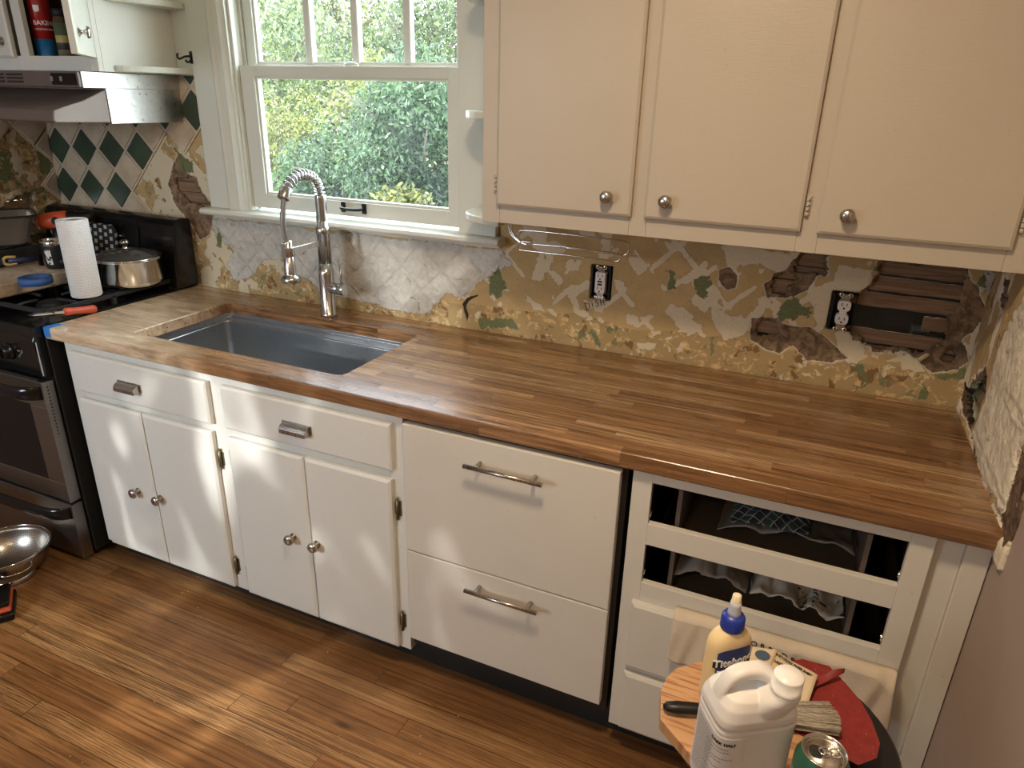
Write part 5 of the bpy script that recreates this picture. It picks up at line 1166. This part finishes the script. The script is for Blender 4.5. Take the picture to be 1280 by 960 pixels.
mb = MB(); mb.lathe([(.0175, .136), (.0182, .138), (.0176, .157), (.0150, .161), (.001, .162)], (gx, gy, BT), 32); mb.build('cap', plain('royal_blue_plastic', (.015, .04, .33), .35), gb)
mb = MB(); mb.lathe([(.0105, .160), (.0100, .166), (.0082, .177), (.0080, .184)], (gx, gy, BT), 24); mb.build('nozzle', plain('cloudy_clear_plastic', (.50, .52, .60), .3), gb)
mb = MB(); mb.lathe([(.0076, .182), (.0070, .184), (.0064, .196), (.0040, .197), (.001, .196)], (gx, gy, BT), 24); mb.build('tip', plain('dried_glue_tip', (.78, .68, .45), .4), gb)
M['lblue'] = plain('blue_label', (.02, .045, .19), .4, var=.1); M['lyellow'] = plain('yellow_label', (.75, .50, .04), .45); 
def ovwarp(w1, d1, off, u0, z0, sl=0, n=2.6):                       # lays x along the front of the oval bottle
    tab = []; L_ = 0; N = 400; prev = None
    for k in range(N+1):
        a = PI+PI*k/N; p = sup(a, w1, d1, n)
        if prev: L_ += math.hypot(p[0]-prev[0], p[1]-prev[1])
        tab.append((L_, p)); prev = p
    mid = L_/2; Ls = [q[0]-mid for q in tab]
    def f(a, b, c):
        s = u0+a; i = int(np.clip(np.searchsorted(Ls, s), 1, N)); p = tab[i][1]; q = tab[i-1][1]; fr = (s-Ls[i-1])/max(Ls[i]-Ls[i-1], 1e-9)
        x, y = q[0]+(p[0]-q[0])*fr, q[1]+(p[1]-q[1])*fr; nx, ny = -(p[1]-q[1]), (p[0]-q[0]); l = math.hypot(nx, ny)+1e-9; nx, ny = -nx/l, -ny/l
        k_ = off+c; x += nx*k_; y += ny*k_
        return Vector((gx, gy, z0+b+sl*a))+wd*x+dp*y
    return f
f = ovwarp(.0354, .0206, .0006, 0, BT)
def wpatch(u0, u1, z0, z1, f, m, name, parent, off=0, th=.0005, n=16, top=None):
    mb = MB(); mb.rings([[f(a, (z1 if not top else top(a))*e+z0*(1-e), off) for a in np.linspace(u0, u1, n)]+[f(a, (z1 if not top else top(a))*e+z0*(1-e), off-th) for a in np.linspace(u1, u0, n)] for e in (0, 1)], smooth=False)
    return mb.build(name, m, parent)
wpatch(-.028, .028, .012, .112, f, M['lblue'], 'label', gbd, top=lambda a: .112-.006*(abs(a)/.028)**4+a*.10)
wpatch(-.033, .034, .075, .092, f, M['blackink'], 'label_band', gbd, .0003, top=lambda a: .092+a*.15)
wpatch(-.032, .032, .035, .050, f, M['blackink'], 'label_band', gbd, .0003)
wpatch(-.028, .031, .0435, .0485, f, M['lyellow'], 'label_stripe', gbd, .0006); wpatch(-.028, .031, .0365, .0415, f, M['lyellow'], 'label_stripe', gbd, .0006)
text('Titebond', .0185, 0, (1, 0, 0), (0, 0, 1), M['whiteink'], gbd, warp=ovwarp(.0354, .0206, .0014, -.0325, BT+.0775, .16), bold=.0005, sx=.90)
text('II', .011, 0, (1, 0, 0), (0, 0, 1), M['whiteink'], gbd, warp=ovwarp(.0354, .0206, .0014, .021, BT+.070, .1), bold=.0002)
text('PREMIUM', .0125, 0, (1, 0, 0), (0, 0, 1), M['whiteink'], gbd, warp=ovwarp(.0354, .0206, .0014, -.026, BT+.0620, .06), bold=.0005, sx=.86)
text('Wood Glue', .0105, 0, (1, 0, 0), (0, 0, 1), plain('pale_blue_print', (.35, .42, .52), .5), gbd, warp=ovwarp(.0354, .0206, .0014, -.0245, BT+.0545, .06), bold=.0003, sx=.92)
text('#1 Selling Formula', .0050, 0, (1, 0, 0), (0, 0, 1), M['whiteink'], gbd, warp=ovwarp(.0354, .0206, .0014, -.021, BT+.0508, .05))

# white jug
A1, B1 = on(903, 919, 'z', .915), on(1003, 906, 'z', .915)
jw = (B1-A1); jw.z = 0; JW = jw.length/2+.001; jw.normalize(); jd = Vector((-jw.y, jw.x, 0)); JD = .040
jc = (A1+B1)/2+jd*(JD+.0); jc.z = 0
jg = thing('plastic_jug', 'white plastic jug with built-in handle and white screw cap on the stool', 'jug', (jc.x, jc.y, BT))
JS = .915-BT
def jo(cw, cd_, w1, d1, z, n=4.5, N=48): return oval((jc.x+jw.x*cw+jd.x*cd_, jc.y+jw.y*cw+jd.y*cd_), w1, d1, BT+z, jw, jd, n, N)
mb = MB()
mb.rings([jo(0, 0, a, b, z, n) for a, b, z, n in ((JW-.012, JD-.010, 0, 4), (JW-.002, JD-.003, .006, 4.5), (JW, JD, .014, 5), (JW, JD, JS-.006, 5), (JW-.0015, JD-.0015, JS-.002, 5), (JW, JD, JS+.003, 5), (JW-.001, JD, JS+.012, 4.5), (JW-.006, JD-.004, JS+.026, 4), (JW-.014, JD-.010, JS+.036, 3.5), (JW-.030, JD-.020, JS+.041, 3))])
jb = mb.build('body', M['white_plastic'], jg)
# shoulder + neck on the right, solid loop handle on the left
nc = on(986, 846, 'z', .990); nw = (Vector((nc.x, nc.y, 0))-jc).dot(jw); nd_ = (Vector((nc.x, nc.y, 0))-jc).dot(jd)
nw = min(nw, JW-.020)
def at(w1, d1, z): return Vector((jc.x, jc.y, 0))+jw*w1+jd*d1+Vector((0, 0, BT+z))
if 0: mb = MB(); mb.rings([oval(at(nw-.014+.014*e, nd_*e, 0)[:2], a, b, BT+z, jw, jd, 2.4, 32) for e, a, b, z in ((0, .034, JD-.003, JS+.010), (.3, .031, .034, JS+.026), (.7, .025, .026, JS+.040), (1, .0175, .0175, JS+.050), (1, .0165, .0165, JS+.056))]); mb.build('neck', M['white_plastic'], jb)
ctop = nc.z-BT+.004
mb = MB(); N = 48; rr = []
for r, z in ((.0175, JS+.053), (.0182, JS+.054), (.0182, JS+.060)): rr.append([at(nw+r*math.cos(2*PI*k/N), nd_+r*math.sin(2*PI*k/N), z) for k in range(N)])
for r, z in ((.0185, JS+.060), (.0185, JS+.076), (.0172, JS+.0785), (.002, JS+.0785)): rr.append([at(nw+(r-(.0006 if k % 2 and r > .018 else 0))*math.cos(2*PI*k/N), nd_+(r-(.0006 if k % 2 and r > .018 else 0))*math.sin(2*PI*k/N), z) for k in range(N)])
mb.rings(rr); mb.build('cap', plain('bright_white_cap', (.82, .81, .79), .35), jg)
# loop handle: a band between the finger hole and the outer outline, merged with shoulder and neck
hole_c = (-.008, JS+.0345); NK = 44; rr = []
outl = [(-JW+.004, JS-.004), (-JW+.005, JS+.020), (-JW+.010, JS+.042), (-JW+.020, JS+.060), (-JW+.036, JS+.068), (-.004, JS+.069), (.010, JS+.068), (.026, JS+.058), (.036, JS+.046), (.044, JS+.030), (JW-.006, JS+.012), (JW-.008, JS-.006), (.02, JS-.010), (-.02, JS-.010)]
op = smoothpath([Vector((a, b, 0)) for a, b in outl+[outl[0]]], 8)
def ray_out(th):
    best = None
    for i in range(len(op)-1):
        a, b = op[i], op[i+1]; d = (math.cos(th), math.sin(th)); ex_, ez_ = b.x-a.x, b.y-a.y; det = d[0]*(-ez_)+d[1]*ex_
        if abs(det) < 1e-12: continue
        rx2, rz2 = a.x-hole_c[0], a.y-hole_c[1]; tt = (rx2*(-ez_)+rz2*ex_)/det; uu2 = (d[0]*rz2-d[1]*rx2)/det
        if tt > 0 and -1e-6 <= uu2 <= 1+1e-6 and (best is None or tt > best): best = tt
    return best or .02
for k in range(NK):
    th2 = 2*PI*k/NK; c2, s2_ = math.cos(th2), math.sin(th2)
    ri = 1/math.sqrt((c2/.0310)**2+(s2_/.0165)**2); ro = max(ray_out(th2), ri+.008)
    zz2 = hole_c[1]+s2_*(ri+ro)/2
    dep = .0120+(.022*max(0, -s2_)**1.2)+(.008*max(0, c2)**3)
    mid_ = (ri+ro)/2; hw2 = (ro-ri)/2
    rr.append([at(hole_c[0]+c2*(mid_+hw2*sup(2*PI*q2/24, 1, 1, 2.7)[0]), 0, hole_c[1]+s2_*(mid_+hw2*sup(2*PI*q2/24, 1, 1, 2.7)[0]))+jd*(dep*sup(2*PI*q2/24, 1, 1, 2.7)[1]) for q2 in range(24)])
mb = MB(); mb.b.from_mesh(jb.data)
for v_2 in mb.b.verts: v_2.co += root_off(jg)
mb.rings(rr, close=True)
mb.rings([oval(at(nw-.016+.016*e, nd_*e, 0)[:2], a, b, BT+z, jw, jd, 2.4, 32) for e, a, b, z in ((0, .034, JD-.003, JS+.006), (.3, .031, .034, JS+.026), (.7, .025, .026, JS+.040), (1, .0180, .0180, JS+.050), (1, .0170, .0170, JS+.056))])
bpy.data.objects.remove(jb); jb = mb.build('body', M['white_plastic'], jg)
md = jb.modifiers.new('r', 'REMESH'); md.mode = 'VOXEL'; md.voxel_size = .0013; md.use_smooth_shade = True
md = jb.modifiers.new('k', 'SMOOTH'); md.factor = .5; md.iterations = 5

# printed label, wrapping the left front corner
M['paperlabel'] = plain('white_paper_label', (.70, .68, .67), .6, var=.03)
mb = MB(); lz0, lz1 = JS-.120, JS-.012
o1 = oval((jc.x, jc.y), JW+.0006, JD+.0006, 0, jw, jd, 5, 240)
def lab_pts(z, off=0): return [Vector((p.x, p.y, BT+z)) for p in oval((jc.x, jc.y), JW+.0007+off, JD+.0007+off, 0, jw, jd, 5, 240)[112:178]]
mb.rings([lab_pts(lz0)+list(reversed(lab_pts(lz0, -.0005))), lab_pts(lz1)+list(reversed(lab_pts(lz1, -.0005)))], smooth=False); lb = mb.build('label', M['paperlabel'], jb)
LP = lab_pts(0, .0006); LA = [0]
for k in range(1, len(LP)): LA.append(LA[-1]+(LP[k]-LP[k-1]).length)
def lw(u0, z0, sl=0):
    def f(a, b, c):
        s = u0+a; i = int(np.clip(np.searchsorted(LA, s), 1, len(LA)-1)); fr = (s-LA[i-1])/(LA[i]-LA[i-1]); p = LP[i-1].lerp(LP[i], fr); return Vector((p.x, p.y, BT+z0+b+sl*a))
    return f
LT = LA[-1]
text('DARK HALF', .0065, 0, (1, 0, 0), (0, 0, 1), M['blackink'], lb, warp=lw(LT-.048, JS-.024), bold=.0003)
random.seed(5)
def dashes(rows, warp_of, h, parent, m):
    mb = MB()
    for (u0, z0, width) in rows:
        f = warp_of(u0, z0); a = 0
        while a < width:
            w_ = random.uniform(.0015, .0048)
            mb.b.faces.new([mb.b.verts.new(f(x, y, 0)) for x, y in ((a, 0), (a+w_, 0), (a+w_, h), (a, h))]); a += w_+.0009
    return mb.build('fine_print', m, parent)
dashes([(LT-.060, JS-.031-k*.0056, random.choice((.012, .030, .038, .044))) for k in range(15)], lw, .0013, lb, M['greyink'])
dashes([(.002, JS-.020-k*.0036, .040) for k in range(26)], lw, .0011, lb, M['greyink'])

# paint brush lying behind the jug
b0, b1 = on(829, 884, 'z', BT+.008), on(1050, 900, 'z', BT+.012); b1 = Vector((b1.x, b1.y, BT+.014)); b0 = Vector((b0.x, b0.y, BT+.010)); bdv = (b1-b0).normalized(); LB = (b1-b0).length; bsd = Vector((-bdv.y, bdv.x, 0)).normalized()
br = thing('paint_brush', 'paint brush with black handle and pale bristles lying behind the jug', 'paint brush', (b0.x, b0.y, BT))
mb = MB(); rr = []
for f_, w1, t1 in ((0, .004, .003), (.02, .0085, .0065), (.08, .0110, .0080), (.25, .0095, .0075), (.42, .0085, .007), (.52, .016, .0075), (.55, .019, .008)):
    c = b0+bdv*LB*f_; rr.append([c+bsd*w1*math.cos(a)+Vector((0, 0, t1*math.sin(a))) for a in [2*PI*k/16 for k in range(16)]])
mb.rings(rr); mb.build('handle', M['blackmetal'], br)
mb = MB(); mb.rings([[b0+bdv*LB*f_+bsd*sup(2*PI*k/24, .024, .008, 4)[0]+Vector((0, 0, sup(2*PI*k/24, .024, .008, 4)[1])) for k in range(24)] for f_ in (.55, .72)]); mb.build('ferrule', M['chrome'], br)
t = NT('pale_bristles'); g = t.noise(t.scale(t.obj(), (40, 400, 400), (0, 0, -math.atan2(bdv.y, bdv.x)*0)), 1, 3); M['bristle'] = t.set(color=t.ramp(g, [(.3, (.20, .17, .13)), (.7, (.50, .45, .37))]), rough=.7)
mb = MB(); random.seed(11)
for k in range(420):
    a = random.uniform(-1, 1); b = random.uniform(-1, 1); s = b0+bdv*LB*.71+bsd*a*.022+Vector((0, 0, b*.0065)); L2 = LB*.29*(1-.10*abs(a)-.05*random.random()); e = s+bdv*L2+bsd*(a*.006+random.uniform(-.001, .001))+Vector((0, 0, b*.0005))
    m_ = s.lerp(e, .6)+Vector((0, 0, random.uniform(-.0006, .0006))); mb.tube([s, m_, e], [.0007, .0006, .0003], 3, smooth=False)
mb.build('bristles', M['bristle'], br)

# tall green drink can
k0 = on(1031, 938, 'z', SZ+.157); kx, ky = k0.x+.0, k0.y
can = thing('drink_can', 'opened green metallic drink can at the bottom edge of the photo', 'can', (kx, ky, SZ))
mb = MB(); hz_ = .157
mb.lathe([(.001, .004), (.022, 0), (.026, .002), (.0325, .012), (.0330, .020), (.0330, hz_-.022), (.0322, hz_-.016), (.0272, hz_-.004), (.0265, hz_-.002)], (kx, ky, SZ), 48, None, True, False)
t = NT('green_can_metal'); x, y, z = t.sep(t.obj()); M['cangreen'] = t.set(color=t.mix(t.step(z, .122, .124), (.62, .62, .60), (.10, .36, .24)), metal=.85, rough=.3); mb.build('body', M['cangreen'], can)
mb = MB(); mb.lathe([(.0265, hz_-.003), (.0272, hz_-.0005), (.0268, hz_), (.0255, hz_-.0005), (.0245, hz_-.006), (.0225, hz_-.008), (.0215, hz_-.0045), (.001, hz_-.0045)], (kx, ky, SZ), 48, None, False, True); ld = mb.build('lid', plain('can_lid_aluminium', (.66, .62, .56), .25, 1.), can)
cc = Vector((kx, ky, SZ+hz_-.004)); ad = (RX*.97+Vector((0, 0, 0))); ad.z = 0; ad.normalize(); ad = Matrix.Rotation(math.radians(-10), 4, 'Z') @ ad; au = Vector((-ad.y, ad.x, 0))
mb = MB(); mb.rings([[cc-ad*.0095+ad*.0085*math.cos(a)+au*.0105*math.sin(a)+Vector((0, 0, z)) for a in [2*PI*k/24 for k in range(24)]] for z in (-.0003, .0003)]); mb.build('opening', M['blackink'], ld)
mb = MB(); 
mb.tube([cc+ad*(.001+.0075*math.cos(a))+au*.0065*math.sin(a)+Vector((0, 0, .0022)) for a in [2*PI*k/20 for k in range(20)]], .0012, 6, closed=True)
mb.tube([cc+ad*(.0130+.0065*math.cos(a))+au*.0058*math.sin(a)+Vector((0, 0, .0026)) for a in [2*PI*k/20 for k in range(20)]], .0012, 6, closed=True); mb.cone(cc+ad*.001, cc+ad*.001+Vector((0, 0, .003)), .0025, seg=10); mb.build('pull_tab', M['chrome'], ld)

# sandpaper sheets
t = NT('red_abrasive_backing'); n = t.noise(t.scale(t.obj(), (30, 6, 10), (0, 0, .7)), 6, 5, .7, 2); v = t.noise(t.obj(), 60, 5, .7)
M['redpaper'] = t.set(color=t.mix(t.step(n, .655, .67), t.ramp(v, [(.3, (.17, .014, .012)), (.7, (.27, .022, .018))]), (.45, .30, .28)), rough=.6)
redp = [(-.300, -1.165), (-.375, -1.140), (-.375, -1.030), (-.322, -.992), (-.280, -.990), (-.254, -1.020), (-.232, -1.050), (-.217, -1.085), (-.207, -1.125), (-.212, -1.155), (-.237, -1.180)]
mb = MB(); mb.prism(redp, SZ+.0230, SZ+.0238); rs = tag(mb.build('red_sandpaper', M['redpaper']), 'scratched red sandpaper sheet lying over the right side of the stool', 'sandpaper')
mb = MB()
def curl(u, v):
    a = Vector((-.345, -1.050, SZ+.026)); ex = Vector((.085, .040, 0)); ey = Vector((.012, -.040, .0))
    p = a+ex*u+ey*v*(1-u*.95); p.z += .012*u*u+.004*math.sin(u*9)*(1-v)+.005*u*(1-v); return p
mb.grid(curl, 20, 10); tag(mb.build('torn_sandpaper', M['redpaper'], solid=.0008), 'torn dark red paper with a pointed curled tip behind the jug cap', 'sandpaper')
t = NT('buff_paper'); M['buff'] = plain('buff_sandpaper_back', (.62, .50, .33), .7, var=.06)
# packet sheet, tilted against the glue bottle
s0 = on(935, 858, 'z', BT+.004); ux = Vector((.86, .36, .02)).normalized(); 
bp = thing('sandpaper_packet', 'buff sandpaper sheet printed with a blue oval and black lettering, behind the glue bottle', 'sandpaper', (s0.x, s0.y, BT))
Q = [on(944, 872, 'z', BT+.004), on(1010, 880, 'z', BT+.012), on(1022, 845, 'z', BT+.018), on(967, 811, 'z', BT+.028)]
def sp(u, v, off=0): return Q[0]*(1-u)*(1-v)+Q[1]*u*(1-v)+Q[2]*u*v+Q[3]*(1-u)*v+Vector((0, 0, off))
mb = MB(); mb.grid(lambda u, v: sp(u, v, .002*math.sin(u*5+v*3)), 12, 12); bs_ = mb.build('sheet', M['buff'], bp, solid=.0008)
un = (sp(1, .5)-sp(0, .5)).normalized(); vn = (sp(.3, 1)-sp(.3, 0)); vn = (vn-un*vn.dot(un)).normalized(); nrm = un.cross(vn)
tu, tv = (Q[2]-Q[3]).normalized(), None; nn3 = nrm.copy(); tv = nn3.cross(tu).normalized()
for (tx_, sz, u, v) in (('WETORDRY PAPER SHEET', .0052, .08, .90), ('LASTS LONGER', .0062, .10, .76), ('P400', .0105, .10, .54), ('3M', .0100, .12, .30)):
    text(tx_, sz, sp(u, v, .0)+nrm*.0030, tu, tv, M['blackink'], bs_, bold=.0002)
fq = [on(926, 868, 'z', BT+.002), on(948, 871, 'z', BT+.004), on(972, 813, 'z', BT+.0305), on(941, 808, 'z', BT+.034)]
mb = MB(); mb.grid(lambda u, v: fq[0]*(1-u)*(1-v)+fq[1]*u*(1-v)+fq[2]*u*v+fq[3]*(1-u)*v, 8, 8); mb.build('folded_flap', M['buff'], bs_, solid=.0008)
fu = (fq[1]-fq[0]).normalized(); fn3 = (fq[2]-fq[1]).cross(fq[3]-fq[2]).normalized(); fn3 = fn3 if fn3.z > 0 else -fn3; fv = fn3.cross(fu); c9 = fq[3]*.42+fq[2]*.42+fq[0]*.10+fq[1]*.06
d1 = (fq[3]-fq[2]).normalized(); d2 = fn3.cross(d1)
mb = MB(); mb.rings([[c9+d1*(.0125*math.cos(a))+d2*(.0085*math.sin(a))+fn3*z for a in [2*PI*k/28 for k in range(28)]] for z in (.0010, .0018)]); mb.build('blue_oval', plain('slate_blue_print', (.05, .09, .16), .5), bs_)

# ------------------------------------------------------------------ outside
t = NT('lawn'); n = t.noise(t.pos(), 3, 6); mg = t.set(color=t.ramp(n, [(.3, (.10, .16, .05)), (.7, (.35, .34, .16))]), rough=1)
mb = MB(); mb.box((-40, .3, -.75), (25, 60, -.7)); o = mb.build('ground', mg); struct(o)
def leaf_mat(name, c1, c2):
    t = NT(name); r = t.white(t.scale(t.obj(), (9, 9, 9))); n = t.noise(t.obj(), 14, 3)
    oi = t.n('ShaderNodeNewGeometry').outputs['Random Per Island']
    c = t.ramp(oi, [(0, c1), (.6, c2), (1, tuple(min(1, v*1.5) for v in c2))]); t.set(color=c, rough=.45)
    tr = t.n('ShaderNodeBsdfTranslucent'); t.t.links.new(c, tr.inputs[0]); mx = t.n('ShaderNodeMixShader'); mx.inputs[0].default_value = .45
    t.t.links.new(t.b.outputs[0], mx.inputs[1]); t.t.links.new(tr.outputs[0], mx.inputs[2]); t.t.links.new(mx.outputs[0], t.out.inputs[0]); return t.m
LM = [leaf_mat('deep_green_leaves', (.010, .026, .016), (.070, .115, .055)), leaf_mat('yellow_green_leaves', (.03, .045, .012), (.19, .20, .06)), leaf_mat('mid_green_leaves', (.018, .035, .014), (.12, .155, .07)), leaf_mat('dark_backdrop_leaves', (.012, .022, .015), (.05, .07, .045))]
def foliage(c, rad, n, size, seed, shell=.35, drop=0):
    rg = np.random.default_rng(seed); nb = 46; dirs = rg.normal(size=(nb, 3)); dirs /= np.linalg.norm(dirs, axis=1)[:, None]
    bc_ = np.array(c)+dirs*np.array(rad)*rg.uniform(.3, .95, (nb, 1)); bi = rg.integers(0, nb, n)
    off = rg.normal(size=(n, 3)); off /= np.linalg.norm(off, axis=1)[:, None]; br_ = np.mean(rad)*.36
    p = bc_[bi]+off*br_*rg.uniform(.2, 1., (n, 1))**.5; p[:, 2] = np.maximum(p[:, 2], -.65)
    d = rg.normal(size=(n, 3)); d[:, 2] -= .6; d /= np.linalg.norm(d, axis=1)[:, None]; s = np.cross(d, rg.normal(size=(n, 3))); s /= np.linalg.norm(s, axis=1)[:, None]
    L_ = size*rg.uniform(.6, 1.3, (n, 1)); Wd = L_*.20
    v = np.stack([p, p+d*L_*.5+s*Wd, p+d*L_, p+d*L_*.5-s*Wd], 1).reshape(-1, 3); return v
def tree(name, c, rad, n, size, m, seed, label, base=-.7, group=None, cat='tree'):
    o = thing(name, label, cat, (c[0], c[1], base), group)
    v = foliage(c, rad, n, size, seed); me = bpy.data.meshes.new('foliage'); k = len(v)//4
    me.vertices.add(len(v)); me.vertices.foreach_set('co', v.astype(np.float32).ravel()); me.loops.add(len(v)); me.loops.foreach_set('vertex_index', np.arange(len(v), dtype=np.int32)); me.polygons.add(k); me.polygons.foreach_set('loop_start', np.arange(k, dtype=np.int32)*4); me.update(calc_edges=True)
    f = link_mesh('foliage', me, LM[m], o); f['kind'] = 'stuff'
    mb = MB(); rg = random.Random(seed); tr_ = max(.04, rad[0]*.06)
    mb.tube(smoothpath([(c[0], c[1], base), (c[0]+.05, c[1], base+(c[2]-base)*.5), (c[0], c[1], c[2]+rad[2]*.3)], 5), [tr_*(1-.6*i/10) for i in range(11)], 8)
    for k in range(9):
        a = rg.uniform(0, 2*PI); z = c[2]-rad[2]*.4+rg.random()*rad[2]*.8; mb.tube(smoothpath([(c[0], c[1], z-.3), (c[0]+math.cos(a)*rad[0]*.4, c[1]+math.sin(a)*rad[1]*.4, z), (c[0]+math.cos(a)*rad[0]*.85, c[1]+math.sin(a)*rad[1]*.85, z+rad[2]*.25)], 4), [tr_*.45*(1-.8*i/8) for i in range(9)], 5)
    mb.build('trunk', plain('bark', (.14, .11, .09), .9, bumpsc=20), o); return o
def along(px, py, dist):
    d = FX+RX*((px-640)/FPX)-UX*((py-480)/FPX); return Vector(CAM)+d.normalized()*dist
def P_(px, py, dist): return tuple(along(px, py, dist))
tree('broadleaf_bush', P_(525, 190, 6.0), (.85, .7, .95), 34000, .048, 0, 1, 'deep green bush filling the right of the lower window pane', cat='bush')
tree('broadleaf_bush', P_(430, 245, 6.4), (.75, .6, .42), 16000, .045, 0, 2, 'low green bush at the bottom middle of the window', cat='bush')
tree('broadleaf_tree', P_(360, 215, 8.5), (.8, .7, .8), 20000, .048, 1, 3, 'yellow-green leafy tree at the lower left of the window')
tree('broadleaf_tree', P_(345, 120, 10.5), (1.5, 1.3, 1.6), 15000, .07, 2, 4, 'green tree at the left of the window reaching the top')
tree('broadleaf_tree', P_(425, 40, 13), (2.1, 1.4, 1.4), 13000, .085, 1, 5, 'sunlit yellow-green tree crown at the top middle of the window')
tree('broadleaf_tree', P_(545, 60, 9.5), (1.2, 1.0, 1.5), 12000, .075, 2, 6, 'light green tree at the top right of the window')
tree('broadleaf_tree', P_(450, 110, 17), (4.0, 1.6, 2.2), 12000, .13, 3, 7, 'dark wide tree mass farthest behind the others')
tree('broadleaf_bush', P_(480, 150, 7.6), (.7, .5, .6), 9000, .055, 1, 21, 'yellow-green bush behind the deep green bush in the middle of the window', cat='bush')
tree('yellow_shrub', P_(505, 252, 5.3), (.22, .2, .12), 900, .07, 1, 8, 'small yellow shrub at the bottom edge of the window', cat='shrub')
fc = P_(440, 205, 14.5)
fn_ = thing('board_fence', 'brown wooden board fence seen through the trees', 'fence', (fc[0], fc[1], -.7))
M['fencewood'] = rough_plank('weathered_fence', (.36, .22, .14), (.50, .33, .22), (60, 60, 3))
mb = MB()
for k in range(44): mb.box((fc[0]-3.3+k*.15, fc[1], -.7), (fc[0]-3.16+k*.15, fc[1]+.02, 1.0+.02*(k % 3)))
mb.build('boards', M['fencewood'], fn_)
mb = MB(); mb.box((fc[0]-3.3, fc[1]+.02, .6), (fc[0]+3.3, fc[1]+.06, .7)); mb.box((fc[0]-3.3, fc[1]+.02, -.3), (fc[0]+3.3, fc[1]+.06, -.2)); mb.build('rail', M['fencewood'], fn_)
# neighbouring garden shed roof edge low at the right, and white eave by the left of the window
mb = MB(); e0 = along(556, 262, 4.6); mb.box((e0.x-.9, e0.y, e0.z-.35), (e0.x+1.2, e0.y+.8, e0.z-.05), mat=Matrix.Rotation(math.radians(-14), 4, 'Y'), piv=tuple(e0)); tag(mb.build('shed_roof', plain('grey_shed_roof', (.45, .47, .5), .6), bevel=.01), 'pale grey shed roof at the lower right of the window', 'roof')

# repeats share a group
for o in list(bpy.data.objects):
    if o.parent is None and 'label' in o:
        n = o.name.split('.')[0]
        if n == 'corner_shelf': o['group'] = 'corner shelves beside the window'
        elif n == 'wall_outlet': o['group'] = 'open wall outlets over the worktop'
        elif n == 'broadleaf_tree': o['group'] = 'trees outside the window'
        elif n == 'broadleaf_bush': o['group'] = 'bushes outside the window'
        elif n == 'base_cabinet': o['group'] = 'base cabinets under the worktop'
        elif n == 'upper_cabinet': o['group'] = 'upper cabinets'
